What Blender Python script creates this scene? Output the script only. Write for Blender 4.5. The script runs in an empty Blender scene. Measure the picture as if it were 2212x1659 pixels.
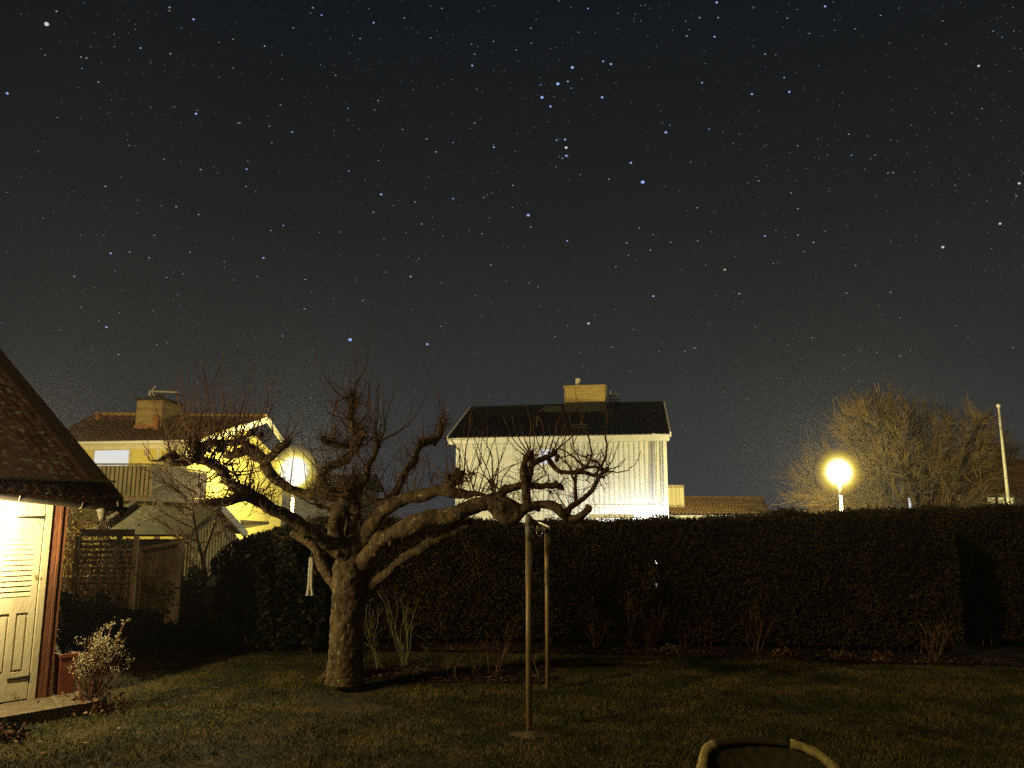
import bpy, bmesh, math, random
import numpy as np
from mathutils import Vector, Matrix, noise

random.seed(7)
np.random.seed(7)
R = math.radians
SC = bpy.context.scene
COL = SC.collection

# ------------------------------------------------------------------ camera, sky, light
CAMZ, PITCH, FPX = 2.0, R(9.6), 1693.0       # focal length in pixels of a 2212 px wide frame
cd = bpy.data.cameras.new("camera")
cam = bpy.data.objects.new("camera", cd)
COL.objects.link(cam)
cam.location = (0, 0, CAMZ)
cam.rotation_euler = (R(90) + PITCH, 0, 0)
cd.sensor_width = 36
cd.lens = 36 * FPX / 2212
cd.clip_start, cd.clip_end = 0.05, 3000
SC.camera = cam
SC.render.resolution_x, SC.render.resolution_y = 1024, 768
vs = SC.view_settings
vs.view_transform, vs.look, vs.exposure, vs.gamma = 'Standard', 'None', 0.0, 1.0
SC.cycles.use_denoising = False
SC.cycles.max_bounces = 5
SC.cycles.diffuse_bounces = 2
SC.cycles.volume_bounces = 0
SC.cycles.transparent_max_bounces = 12
SC.cycles.sample_clamp_indirect = 0.7
SC.cycles.caustics_reflective = SC.cycles.caustics_refractive = False

W = bpy.data.worlds.new("World")
SC.world = W
W.use_nodes = True
nt = W.node_tree
bg = nt.nodes['Background']
tc = nt.nodes.new('ShaderNodeTexCoord')
sp = nt.nodes.new('ShaderNodeSeparateXYZ')
nt.links.new(tc.outputs['Generated'], sp.inputs[0])
nz = nt.nodes.new('ShaderNodeTexNoise')
nz.inputs['Scale'].default_value = 2.2
nz.inputs['Detail'].default_value = 3
nt.links.new(tc.outputs['Generated'], nz.inputs['Vector'])
ma = nt.nodes.new('ShaderNodeMath'); ma.operation = 'MULTIPLY_ADD'
ma.inputs[1].default_value = 0.16; ma.inputs[2].default_value = -0.08
nt.links.new(nz.outputs[0], ma.inputs[0])
ad = nt.nodes.new('ShaderNodeMath'); ad.operation = 'ADD'
nt.links.new(sp.outputs[2], ad.inputs[0]); nt.links.new(ma.outputs[0], ad.inputs[1])
rp = nt.nodes.new('ShaderNodeValToRGB')
nt.links.new(ad.outputs[0], rp.inputs[0])
el = rp.color_ramp.elements
el[0].position = 0.0; el[0].color = (.044, .0455, .050, 1)
el[1].position = 1.0; el[1].color = (.004, .006, .008, 1)
for p, c in ((.08, (.0355, .037, .040, 1)), (.19, (.0258, .0270, .0280, 1)), (.36, (.0140, .0153, .0160, 1)), (.58, (.0072, .0092, .0118, 1))):
    e = el.new(p); e.color = c
nt.links.new(rp.outputs[0], bg.inputs['Color'])
bg.inputs['Strength'].default_value = 0.9

sl = bpy.data.lights.new("fill_sun", 'SUN')
sl.energy = 0.58
sl.angle = R(3)
sl.color = (1.0, .77, .40)
so = bpy.data.objects.new("fill_sun", sl)
COL.objects.link(so)
so.rotation_euler = (R(61), 0, R(-53))      # added warm fill, low behind the camera and from its left

# ------------------------------------------------------------------ picture helpers
CT, ST = math.cos(PITCH), math.sin(PITCH)
def ray(px, py):
    a, b = (px - 1106) / FPX, (829.5 - py) / FPX
    return Vector((a, CT - b * ST, ST + b * CT))
def P(px, py, d):
    r = ray(px, py); r = r * (d / r.y)
    return Vector((r.x, r.y, r.z + CAMZ))
def G(px, py, z=0.0):
    r = ray(px, py); k = (z - CAMZ) / r.z
    return Vector((r.x * k, r.y * k, z))
def hit(px, py, p0, n):
    r = ray(px, py); o = Vector((0, 0, CAMZ))
    k = (Vector(p0) - o).dot(n) / r.dot(n)
    return o + r * k
def crop(x0, y0, x1, w):
    s = (x1 - x0) / w
    return lambda x, y: ((x0 + s * x) * .60636, (y0 + s * y) * .60636)
def crs(x0, x1, w): return (x1 - x0) / w * .60636
r1, r1s = crop(600, 1250, 1650, 2212), crs(600, 1650, 2212)
z3, z3s = crop(200, 1350, 1100, 2212), crs(200, 1100, 2212)
r3, r3s = crop(1500, 1300, 2450, 2212), crs(1500, 2450, 2212)
r2, r2s = crop(1000, 1750, 1700, 1548), crs(1000, 1700, 1548)
z2, z2s = crop(0, 1850, 600, 1123), crs(0, 600, 1123)
UZ = Vector((0, 0, 1))

# ------------------------------------------------------------------ mesh builder
class MB:
    def __init__(s): s.v = []; s.f = []; s.m = []
    def add(s, vs, fs, m=0):
        o = len(s.v); s.v += [tuple(p) for p in vs]
        for f in fs: s.f.append(tuple(i + o for i in f)); s.m.append(m)
    def hexa(s, b, t, m=0):       # b, t: four points each, same order
        s.add(list(b) + list(t), [(3, 2, 1, 0), (4, 5, 6, 7), (0, 1, 5, 4), (1, 2, 6, 5), (2, 3, 7, 6), (3, 0, 4, 7)], m)
    def box(s, c, sx, sy, sz, rz=0, m=0):
        ca, sa = math.cos(rz), math.sin(rz)
        q = lambda x, y, z: (c[0] + x * ca - y * sa, c[1] + x * sa + y * ca, c[2] + z)
        a, b, h = sx / 2, sy / 2, sz / 2
        s.hexa([q(-a, -b, -h), q(a, -b, -h), q(a, b, -h), q(-a, b, -h)], [q(-a, -b, h), q(a, -b, h), q(a, b, h), q(-a, b, h)], m)
    def beam(s, p, q, w, h, up=UZ, m=0):
        p, q = Vector(p), Vector(q); d = (q - p).normalized()
        a = d.cross(up).normalized() * (w / 2); b = a.cross(d).normalized() * (h / 2)
        s.hexa([p - a - b, p + a - b, p + a + b, p - a + b], [q - a - b, q + a - b, q + a + b, q - a + b], m)
    def slab(s, pts, nvec, th, m=0):   # polygon extruded along nvec
        pts = [Vector(p) for p in pts]; n = Vector(nvec).normalized() * th; k = len(pts)
        fs = [tuple(range(k - 1, -1, -1)), tuple(range(k, 2 * k))]
        fs += [(i, (i + 1) % k, k + (i + 1) % k, k + i) for i in range(k)]
        s.add(pts + [p + n for p in pts], fs, m)
    def tube(s, pts, rad, n=8, m=0, rough=0.0, cap=True, freq=6.0, fine=0.0):
        pts = [Vector(p) for p in pts]
        if len(pts) < 2: return
        t0 = (pts[1] - pts[0]).normalized()
        a = t0.orthogonal().normalized()
        vs, fs = [], []
        for i, p in enumerate(pts):
            t = (pts[min(i + 1, len(pts) - 1)] - pts[max(i - 1, 0)]).normalized()
            a = (a - t * a.dot(t))
            a = a.normalized() if a.length > 1e-6 else t.orthogonal().normalized()
            b = t.cross(a)
            r = rad[i] if hasattr(rad, '__len__') else rad
            for k in range(n):
                an = 2 * math.pi * k / n
                d = a * math.cos(an) + b * math.sin(an)
                rr = r
                if rough:
                    q = p + d * r
                    rr = r * (1 + rough * (noise.noise(q * freq) + .5 * noise.noise(q * freq * 2.7)))
                    if fine: rr += fine * (1 - 2 * abs(noise.noise(Vector((q.x * 34, q.y * 34, q.z * 11))))) + fine * .6 * noise.noise(q * 60)
                vs.append(p + d * rr)
        for i in range(len(pts) - 1):
            for k in range(n):
                k2 = (k + 1) % n
                fs.append((i * n + k, i * n + k2, (i + 1) * n + k2, (i + 1) * n + k))
        if cap and n > 2:
            fs.append(tuple(range(n - 1, -1, -1)))
            fs.append(tuple(range((len(pts) - 1) * n, len(pts) * n)))
        s.add(vs, fs, m)
    def lathe(s, c, prof, n=16, m=0):
        vs = [(c[0] + r * math.cos(2 * math.pi * k / n), c[1] + r * math.sin(2 * math.pi * k / n), c[2] + z) for r, z in prof for k in range(n)]
        fs = [(i * n + k, i * n + (k + 1) % n, (i + 1) * n + (k + 1) % n, (i + 1) * n + k) for i in range(len(prof) - 1) for k in range(n)]
        fs.append(tuple(range(n - 1, -1, -1))); fs.append(tuple(range((len(prof) - 1) * n, len(prof) * n)))
        s.add(vs, fs, m)
    def sphere(s, c, r, n=12, m=0, sq=(1, 1, 1)):
        k = n // 2
        prof = [(r * math.sin(math.pi * max(i, .02) / k if i < k else math.pi * .997), -r * math.cos(math.pi * i / k)) for i in range(k + 1)]
        o = len(s.v); s.lathe((0, 0, 0), prof, n, m)
        for i in range(o, len(s.v)):
            x, y, z = s.v[i]; s.v[i] = (c[0] + x * sq[0], c[1] + y * sq[1], c[2] + z * sq[2])
    def build(s, name, mats, parent=None, smooth=False):
        me = bpy.data.meshes.new(name)
        org = Vector((0, 0, 0))
        if parent is not None: org = parent.matrix_basis.translation if parent.parent is None else parent['_o']
        if parent is not None: org = Vector(org)
        me.from_pydata([(x - org.x, y - org.y, z - org.z) for x, y, z in s.v], [], s.f)
        for mt in (mats if isinstance(mats, (list, tuple)) else [mats]): me.materials.append(mt)
        me.polygons.foreach_set('material_index', s.m)
        if smooth: me.polygons.foreach_set('use_smooth', [True] * len(s.f))
        me.update()
        o = bpy.data.objects.new(name, me)
        COL.objects.link(o)
        if parent is not None:
            o.parent = parent
            OFF[o.name] = org
        return o
OFF = {}
def root_of(o):
    while o.parent: o = o.parent
    return o
def part(mb, name, mats, parent, smooth=False, label=None):
    """mesh given in world space, linked under its thing (or under one of its parts)"""
    org = root_of(parent).location
    me = bpy.data.meshes.new(name)
    me.from_pydata([(x - org.x, y - org.y, z - org.z) for x, y, z in mb.v], [], mb.f)
    for mt in (mats if isinstance(mats, (list, tuple)) else [mats]): me.materials.append(mt)
    me.polygons.foreach_set('material_index', mb.m)
    if smooth: me.polygons.foreach_set('use_smooth', [True] * len(mb.f))
    me.update()
    o = bpy.data.objects.new(name, me)
    COL.objects.link(o); o.parent = parent
    if label: o['label'] = label
    return o
def tag(o, label=None, cat=None, group=None, kind=None):
    if label: o['label'] = label
    if cat: o['category'] = cat
    if group: o['group'] = group
    if kind: o['kind'] = kind
    return o
def thing(name, label, cat, loc, group=None):
    o = bpy.data.objects.new(name, None); COL.objects.link(o)
    o.location = loc; o.empty_display_size = .2
    return tag(o, label, cat, group)
def solo(mb, name, mats, label=None, cat=None, group=None, kind=None, smooth=False, base=None):
    org = Vector(base) if base is not None else Vector((0, 0, 0))
    me = bpy.data.meshes.new(name)
    me.from_pydata([(x - org.x, y - org.y, z - org.z) for x, y, z in mb.v], [], mb.f)
    for mt in (mats if isinstance(mats, (list, tuple)) else [mats]): me.materials.append(mt)
    me.polygons.foreach_set('material_index', mb.m)
    if smooth: me.polygons.foreach_set('use_smooth', [True] * len(mb.f))
    me.update()
    o = bpy.data.objects.new(name, me); COL.objects.link(o); o.location = org
    return tag(o, label, cat, group, kind)
def fastmesh(name, V, F, mats, midx=None):
    """numpy vertices, equal sized faces"""
    me = bpy.data.meshes.new(name)
    V = np.asarray(V, dtype=np.float32); F = np.asarray(F, dtype=np.int32)
    k = F.shape[1]
    me.vertices.add(len(V)); me.vertices.foreach_set('co', V.ravel())
    me.loops.add(F.size); me.loops.foreach_set('vertex_index', F.ravel())
    me.polygons.add(len(F)); me.polygons.foreach_set('loop_start', np.arange(0, F.size, k, dtype=np.int32))
    for mt in (mats if isinstance(mats, (list, tuple)) else [mats]): me.materials.append(mt)
    if midx is not None: me.polygons.foreach_set('material_index', np.asarray(midx, dtype=np.int32))
    me.update(calc_edges=True)
    o = bpy.data.objects.new(name, me); COL.objects.link(o)
    return o

# ------------------------------------------------------------------ materials
def mat(name, c1, c2=None, scale=6.0, rough=.75, bump=0.0, bscale=None, metal=0.0, spec=.3, stretch=(1, 1, 1), detail=5, lo=.35, hi=.65, c3=None, s3=20, t3=.62):
    m = bpy.data.materials.new(name); m.use_nodes = True
    t = m.node_tree; b = t.nodes['Principled BSDF']
    b.inputs['Roughness'].default_value = rough; b.inputs['Metallic'].default_value = metal
    b.inputs['Specular IOR Level'].default_value = spec
    tcn = t.nodes.new('ShaderNodeTexCoord'); mp = t.nodes.new('ShaderNodeMapping')
    mp.inputs['Scale'].default_value = stretch
    t.links.new(tcn.outputs['Object'], mp.inputs[0])
    n = t.nodes.new('ShaderNodeTexNoise'); n.inputs['Scale'].default_value = scale; n.inputs['Detail'].default_value = detail
    n.inputs['Roughness'].default_value = .62
    t.links.new(mp.outputs[0], n.inputs['Vector'])
    r = t.nodes.new('ShaderNodeValToRGB'); t.links.new(n.outputs[0], r.inputs[0])
    c2 = c2 or tuple(x * .7 for x in c1)
    r.color_ramp.elements[0].position = lo; r.color_ramp.elements[0].color = (*c2, 1)
    r.color_ramp.elements[1].position = hi; r.color_ramp.elements[1].color = (*c1, 1)
    out = r.outputs[0]
    if c3:
        n3 = t.nodes.new('ShaderNodeTexNoise'); n3.inputs['Scale'].default_value = s3; n3.inputs['Detail'].default_value = 4
        t.links.new(tcn.outputs['Object'], n3.inputs['Vector'])
        r3_ = t.nodes.new('ShaderNodeValToRGB'); t.links.new(n3.outputs[0], r3_.inputs[0])
        r3_.color_ramp.elements[0].position = t3; r3_.color_ramp.elements[1].position = t3 + .05
        mx = t.nodes.new('ShaderNodeMix'); mx.data_type = 'RGBA'
        t.links.new(r3_.outputs[0], mx.inputs[0]); t.links.new(out, mx.inputs[6]); mx.inputs[7].default_value = (*c3, 1)
        out = mx.outputs[2]
    t.links.new(out, b.inputs['Base Color'])
    if bump:
        n2 = t.nodes.new('ShaderNodeTexNoise'); n2.inputs['Scale'].default_value = bscale or scale * 4; n2.inputs['Detail'].default_value = 4
        t.links.new(mp.outputs[0], n2.inputs['Vector'])
        bp = t.nodes.new('ShaderNodeBump'); bp.inputs['Strength'].default_value = bump; bp.inputs['Distance'].default_value = .02
        t.links.new(n2.outputs[0], bp.inputs['Height']); t.links.new(bp.outputs[0], b.inputs['Normal'])
    return m
def emat(name, col, strength):
    m = bpy.data.materials.new(name); m.use_nodes = True
    t = m.node_tree; t.nodes.clear()
    e = t.nodes.new('ShaderNodeEmission'); e.inputs[0].default_value = (*col, 1); e.inputs[1].default_value = strength
    o = t.nodes.new('ShaderNodeOutputMaterial'); t.links.new(e.outputs[0], o.inputs[0])
    return m
def globemat(name, col, strength):      # opal lamp glass: glows and lets the bulb's light out
    m = bpy.data.materials.new(name); m.use_nodes = True
    t = m.node_tree; t.nodes.clear()
    e = t.nodes.new('ShaderNodeEmission'); e.inputs[0].default_value = (*col, 1); e.inputs[1].default_value = strength
    tr = t.nodes.new('ShaderNodeBsdfTransparent'); a = t.nodes.new('ShaderNodeAddShader')
    t.links.new(e.outputs[0], a.inputs[0]); t.links.new(tr.outputs[0], a.inputs[1])
    o = t.nodes.new('ShaderNodeOutputMaterial'); t.links.new(a.outputs[0], o.inputs[0])
    return m
def haloglobe(name):      # lamp globe with its glare painted in: white middle, yellow halo fading to the rim, bulb light passes through
    m = bpy.data.materials.new(name); m.use_nodes = True
    t = m.node_tree; t.nodes.clear()
    lw_ = t.nodes.new('ShaderNodeLayerWeight'); lw_.inputs['Blend'].default_value = .5
    inv = t.nodes.new('ShaderNodeMath'); inv.operation = 'SUBTRACT'; inv.inputs[0].default_value = 1.0
    t.links.new(lw_.outputs['Facing'], inv.inputs[1])
    cr = t.nodes.new('ShaderNodeValToRGB'); t.links.new(inv.outputs[0], cr.inputs[0])
    e_ = cr.color_ramp.elements
    e_[0].position = 0; e_[0].color = (0, 0, 0, 1); e_[1].position = 1; e_[1].color = (.54, .53, .47, 1)
    for p_, c_ in ((.25, (.012, .0075, .0006, 1)), (.46, (.040, .026, .0014, 1)), (.62, (.10, .070, .003, 1)), (.74, (.22, .165, .010, 1)), (.82, (.42, .36, .07, 1)), (.88, (.53, .52, .42, 1))):
        q_ = e_.new(p_); q_.color = c_
    e = t.nodes.new('ShaderNodeEmission'); t.links.new(cr.outputs[0], e.inputs[0]); e.inputs[1].default_value = 1.0
    tr = t.nodes.new('ShaderNodeBsdfTransparent'); a = t.nodes.new('ShaderNodeAddShader')
    t.links.new(e.outputs[0], a.inputs[0]); t.links.new(tr.outputs[0], a.inputs[1])
    o = t.nodes.new('ShaderNodeOutputMaterial'); t.links.new(a.outputs[0], o.inputs[0])
    m.cycles.emission_sampling = 'NONE'
    return m
def brickmat(name, c1, c2, mortar, sx=.25, sy=.075):
    m = mat(name, c1, rough=.9)
    t = m.node_tree; b = t.nodes['Principled BSDF']
    tcn = t.nodes.new('ShaderNodeTexCoord'); s_ = t.nodes.new('ShaderNodeSeparateXYZ'); cb = t.nodes.new('ShaderNodeCombineXYZ')
    t.links.new(tcn.outputs['Object'], s_.inputs[0])
    ad_ = t.nodes.new('ShaderNodeMath'); ad_.operation = 'ADD'
    t.links.new(s_.outputs[0], ad_.inputs[0]); t.links.new(s_.outputs[1], ad_.inputs[1])
    t.links.new(ad_.outputs[0], cb.inputs[0]); t.links.new(s_.outputs[2], cb.inputs[1])
    k = t.nodes.new('ShaderNodeTexBrick'); t.links.new(cb.outputs[0], k.inputs['Vector'])
    k.inputs['Color1'].default_value = (*c1, 1); k.inputs['Color2'].default_value = (*c2, 1); k.inputs['Mortar'].default_value = (*mortar, 1)
    k.inputs['Scale'].default_value = 1; k.inputs['Brick Width'].default_value = sx; k.inputs['Row Height'].default_value = sy; k.inputs['Mortar Size'].default_value = .012
    k.inputs['Bias'].default_value = -.1
    t.links.new(k.outputs[0], b.inputs['Base Color'])
    return m

M = {}
M['grass_ground'] = mat('grass_ground', (.060, .046, .014), (.016, .019, .006), 1.1, .95, .5, 60, detail=9, c3=(.08, .055, .018), s3=2.6, t3=.55)
M['blade'] = mat('blade', (.245, .192, .050), (.060, .076, .018), 1.3, .8, detail=7, lo=.40, hi=.60)
M['soil'] = mat('soil', (.032, .020, .012), (.012, .008, .005), 14, .95, .8, 40)
M['earth'] = mat('earth', (.24, .165, .08), (.09, .06, .03), 10, .95, .7, 40)
M['leaf_dead'] = mat('leaf_dead', (.22, .09, .036), (.08, .035, .018), 9, .85)
M['leaf_pale'] = mat('leaf_pale', (.42, .33, .15), (.2, .14, .06), 9, .8)
M['bark'] = mat('bark', (.215, .140, .060), (.050, .031, .014), 16, .92, 1.0, 34, stretch=(1, 1, .38), c3=(.36, .31, .15), s3=19, t3=.62, detail=8)
M['twig'] = mat('twig', (.24, .125, .060), (.11, .055, .030), 12, .8)
M['moss'] = mat('moss', (.120, .105, .030), (.055, .045, .016), 14, .95, .6)
M['cut'] = mat('cut', (.36, .20, .09), (.18, .10, .05), 20, .9)
M['hedge'] = mat('hedge', (.115, .083, .028), (.040, .033, .013), 2.4, .9, detail=8)
M['hedge_dry'] = mat('hedge_dry', (.13, .070, .026), (.05, .028, .013), 3, .9)
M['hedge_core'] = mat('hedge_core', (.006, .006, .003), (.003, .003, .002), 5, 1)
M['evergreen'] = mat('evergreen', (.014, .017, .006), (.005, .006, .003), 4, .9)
M['cane'] = mat('cane', (.44, .40, .18), (.24, .22, .09), 8, .7)
M['cane_brown'] = mat('cane_brown', (.36, .20, .09), (.16, .085, .04), 8, .8)
M['cane_pale'] = mat('cane_pale', (.48, .36, .21), (.24, .17, .095), 8, .8)
M['rosehip'] = mat('rosehip', (.30, .05, .03), (.16, .03, .02), 8, .5)
M['flower_dry'] = mat('flower_dry', (.62, .54, .32), (.34, .27, .14), 30, .9)
M['shed_roof'] = mat('shed_roof', (.46, .235, .100), (.19, .092, .042), 5, .95, 1.0, 30, c3=(.62, .54, .34), s3=10, t3=.565)
M['dark_brown'] = mat('dark_brown', (.13, .072, .032), (.07, .038, .019), 6, .8, .3)
M['gutter'] = mat('gutter', (.030, .022, .014), (.016, .012, .008), 8, .5, spec=.5)
M['gutter_worn'] = mat('gutter_worn', (.20, .17, .11), (.05, .04, .025), 18, .7)
M['door_paint'] = mat('door_paint', (.62, .53, .32), (.48, .40, .23), 4, .6, .25, 40, stretch=(1, 1, .3), c3=(.20, .15, .07), s3=7, t3=.69)
M['iron'] = mat('iron', (.025, .020, .015), (.012, .01, .008), 14, .6)
M['falu'] = mat('falu', (.22, .082, .034), (.12, .044, .020), 5, .9, .5, 40, stretch=(1, 1, .25))
M['concrete'] = mat('concrete', (.20, .155, .085), (.12, .09, .05), 7, .95, .6, 60)
M['terracotta'] = mat('terracotta', (.21, .050, .025), (.13, .032, .018), 6, .8)
M['yellow_wall'] = mat('yellow_wall', (.70, .60, .16), (.62, .52, .13), 2.2, .9, .15, 80)
M['cream'] = mat('cream', (.66, .60, .40), (.56, .50, .33), 3, .85)
M['white_paint'] = mat('white_paint', (.76, .74, .66), (.66, .64, .56), 2, .7)
M['roof_red'] = mat('roof_red', (.17, .062, .030), (.07, .027, .015), 7, .9, .4)
M['roof_black'] = mat('roof_black', (.007, .006, .005), (.003, .003, .0025), 4, .8, spec=.12)
M['roof_yellow'] = mat('roof_yellow', (.40, .24, .075), (.20, .115, .04), 5, .9, .4)
M['roof_brown'] = mat('roof_brown', (.42, .20, .060), (.20, .09, .030), 4, .9, .4)
M['felt'] = mat('felt', (.020, .018, .008), (.010, .009, .004), 4, .95, .5, c3=(.05, .042, .02), s3=6, t3=.63)
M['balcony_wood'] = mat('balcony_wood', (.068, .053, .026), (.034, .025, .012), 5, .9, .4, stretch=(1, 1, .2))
M['grey_wood'] = mat('grey_wood', (.42, .33, .19), (.22, .165, .09), 6, .9, .4, stretch=(1, 1, .2))
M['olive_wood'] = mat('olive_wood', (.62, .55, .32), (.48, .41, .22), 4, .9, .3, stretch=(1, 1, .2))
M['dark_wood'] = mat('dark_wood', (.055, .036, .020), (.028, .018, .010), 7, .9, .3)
M['chimney_brick'] = brickmat('chimney_brick', (.36, .235, .085), (.17, .10, .040), (.25, .19, .10))
M['chimney_yellow'] = brickmat('chimney_yellow', (.50, .36, .11), (.42, .29, .085), (.24, .18, .08), .24, .10)
M['chimney_pale'] = mat('chimney_pale', (.55, .42, .20), (.44, .33, .15), 4, .9, .3)
M['copper'] = mat('copper', (.34, .130, .045), (.24, .088, .032), 5, .6)
M['slate'] = mat('slate', (.030, .026, .018), (.018, .015, .010), 5, .8)
M['galv'] = mat('galv', (.62, .43, .18), (.30, .19, .075), 9, .45, metal=.15, spec=.5, stretch=(1, 1, .2), lo=.3, hi=.7)
M['galv_pale'] = mat('galv_pale', (.50, .43, .29), (.42, .35, .22), 14, .5)
M['brass'] = mat('brass', (.62, .46, .13), (.36, .25, .07), 8, .35, metal=.6, spec=.5)
M['chrome'] = mat('chrome', (.30, .24, .20), (.16, .12, .10), 12, .35, metal=.7)
M['rope'] = mat('rope', (.85, .80, .60), (.66, .58, .38), 30, .9, .6, 90)
M['grey_render'] = mat('grey_render', (.34, .32, .33), (.28, .26, .27), 2, .9)
M['pink_panel'] = mat('pink_panel', (.50, .36, .28), (.44, .31, .24), 3, .8)
M['pane_dark'] = mat('pane_dark', (.10, .078, .058), (.07, .055, .042), 2, .25, spec=.5)
M['flag_white'] = mat('flag_white', (.74, .70, .52), (.55, .50, .34), 5, .55, stretch=(1, 1, .6))
M['cane_frame'] = mat('cane_frame', (.80, .62, .18), (.44, .31, .085), 38, .6, .4, c3=(.75, .62, .26), s3=60, t3=.58)
M['chair_mesh'] = mat('chair_mesh', (.095, .078, .032), (.055, .045, .020), 25, .9)
M['tree_twig_lit'] = mat('tree_twig_lit', (.135, .082, .024), (.065, .04, .013), 3, .9)  # twigs coloured lighter, lamp light put into the colour
M['tree_limb_shade'] = mat('tree_limb_shade', (.045, .029, .012), (.022, .014, .006), 5, .95)  # limbs coloured darker to stand as silhouettes against the lit twigs
M['lit_window'] = emat('lit_window', (1.0, 1.0, .98), .72)
M['lit_warm'] = emat('lit_warm', (1.0, .90, .34), .70)
M['globe'] = globemat('globe', (1.0, 1.0, .96), .42)
M['halo'] = haloglobe('halo')
M['bulb_white'] = emat('bulb_white', (.95, .97, 1.0), 1.2)

# ------------------------------------------------------------------ plant helpers
def catmull(pts, n=5):
    out = []
    for i in range(len(pts) - 1):
        p0, p1, p2, p3 = pts[max(i - 1, 0)], pts[i], pts[i + 1], pts[min(i + 2, len(pts) - 1)]
        for k in range(n):
            t = k / n
            out.append(tuple(.5 * (2 * p1[j] + (p2[j] - p0[j]) * t + (2 * p0[j] - 5 * p1[j] + 4 * p2[j] - p3[j]) * t * t + (3 * p1[j] - p0[j] - 3 * p2[j] + p3[j]) * t ** 3) for j in range(len(p1))))
    out.append(tuple(pts[-1]))
    return out
def rnd(a, b): return random.uniform(a, b)
def rv(s=1.0): return Vector((random.gauss(0, s), random.gauss(0, s), random.gauss(0, s)))
def twig(mb, p, d, L, r, n=4, curl=.25, up=.15, depth=0, kids=0, m=0, tips=None, seg=4):
    d = Vector(d).normalized(); pts = [Vector(p)]
    for i in range(seg):
        d = (d + rv(curl) * .5 + UZ * up * .3).normalized()
        pts.append(pts[-1] + d * (L / seg))
    mb.tube(pts, [r * (1 - .75 * i / seg) for i in range(seg + 1)], n, m, cap=False)
    if tips is not None: tips.append((pts[-1], d))
    if depth > 0:
        for k in range(kids):
            i = random.randint(1, seg)
            twig(mb, pts[i], d + rv(.55), L * rnd(.4, .7), r * .55, 3, curl, up, depth - 1, max(kids - 1, 1), m, tips, 3)
def leafcloud(name, pts, size, mats, parent=None, org=Vector((0, 0, 0)), weights=None, elong=1.6):
    """many small leaf faces round given points (numpy N x 3)"""
    n = len(pts); pts = np.asarray(pts)
    a = np.random.normal(size=(n, 3)); a /= np.linalg.norm(a, axis=1)[:, None]
    b = np.cross(a, np.random.normal(size=(n, 3))); b /= np.linalg.norm(b, axis=1)[:, None]
    s = (size * np.random.uniform(.6, 1.4, n))[:, None]
    V = np.stack([pts - a * s * elong / 2, pts + b * s * .4, pts + a * s * elong / 2, pts - b * s * .4], 1).reshape(-1, 3) - np.array(org)
    F = np.arange(4 * n).reshape(-1, 4)
    mi = np.random.choice(len(mats), n, p=weights) if isinstance(mats, list) else None
    o = fastmesh(name, V, F, mats, mi)
    if parent is not None: o.parent = parent
    return o

# ================================================================== GROUND
mb = MB()
mb.add([(-140, -30, -.02), (140, -30, -.02), (140, 160, -.02), (-140, 160, -.02)], [(0, 1, 2, 3)])
solo(mb, 'ground', M['grass_ground'], kind='structure')
# lawn: gently uneven sheet
mb = MB(); nx, ny = 90, 60
for j in range(ny + 1):
    for i in range(nx + 1):
        x, y = -14 + 28 * i / nx, 1 + 16 * j / ny
        mb.v.append((x, y, .012 * noise.noise(Vector((x, y, 0)) * .7)))
for j in range(ny):
    for i in range(nx):
        a = j * (nx + 1) + i
        mb.f.append((a, a + 1, a + nx + 2, a + nx + 1)); mb.m.append(0)
solo(mb, 'lawn', M['grass_ground'], kind='structure', smooth=True)
# soil beds: along the hedge and round the roses
def bed(name, outline, mt, z=.02):
    b = MB(); c = sum((Vector(p) for p in outline), Vector()) / len(outline)
    n = len(outline)
    b.add([(c.x, c.y, z + .03)] + [(p[0], p[1], z) for p in outline] + [(p[0] + (p[0] - c.x) * .01, p[1] + (p[1] - c.y) * .01, -.02) for p in outline],
          [(0, 1 + i, 1 + (i + 1) % n) for i in range(n)] + [(1 + i, 1 + n + i, 1 + n + (i + 1) % n, 1 + (i + 1) % n) for i in range(n)])
    return solo(b, name, mt, kind='structure')
edge = [G(x, y + rnd(-2, 2)) for x, y in ((560, 1400), (700, 1405), (860, 1409), (1000, 1412), (1140, 1414), (1300, 1416), (1420, 1421), (1560, 1425), (1700, 1430), (1850, 1435), (2000, 1440), (2130, 1443), (2260, 1446))]
bed('hedge_bed', [(p.x, p.y) + (0,) for p in edge] + [(8.6, 13.4, 0), (-4, 13.4, 0)], M['soil'])
oval = [G(x, y) for x, y in ((770, 1464), (860, 1472), (960, 1478), (1060, 1480), (1160, 1482), (1200, 1470), (1180, 1452), (1090, 1446), (960, 1440), (840, 1440), (780, 1448))]
bed('rose_bed', [tuple(p) for p in oval], M['soil'], .016)
pe = G(1148, 1590)
bed('bare_earth_patch', [(pe.x + .235 * math.cos(a) * rnd(.62, 1.18), pe.y + .15 * math.sin(a) * rnd(.6, 1.2), 0) for a in [i * math.pi / 9 for i in range(18)]], M['earth'], .016)

bed('back_bed', [(-9.5, 12.2, 0), (-3.6, 11.9, 0), (-2.2, 12.0, 0), (-2.2, 19, 0), (-9.5, 19, 0)], M['soil'], .012)
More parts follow.
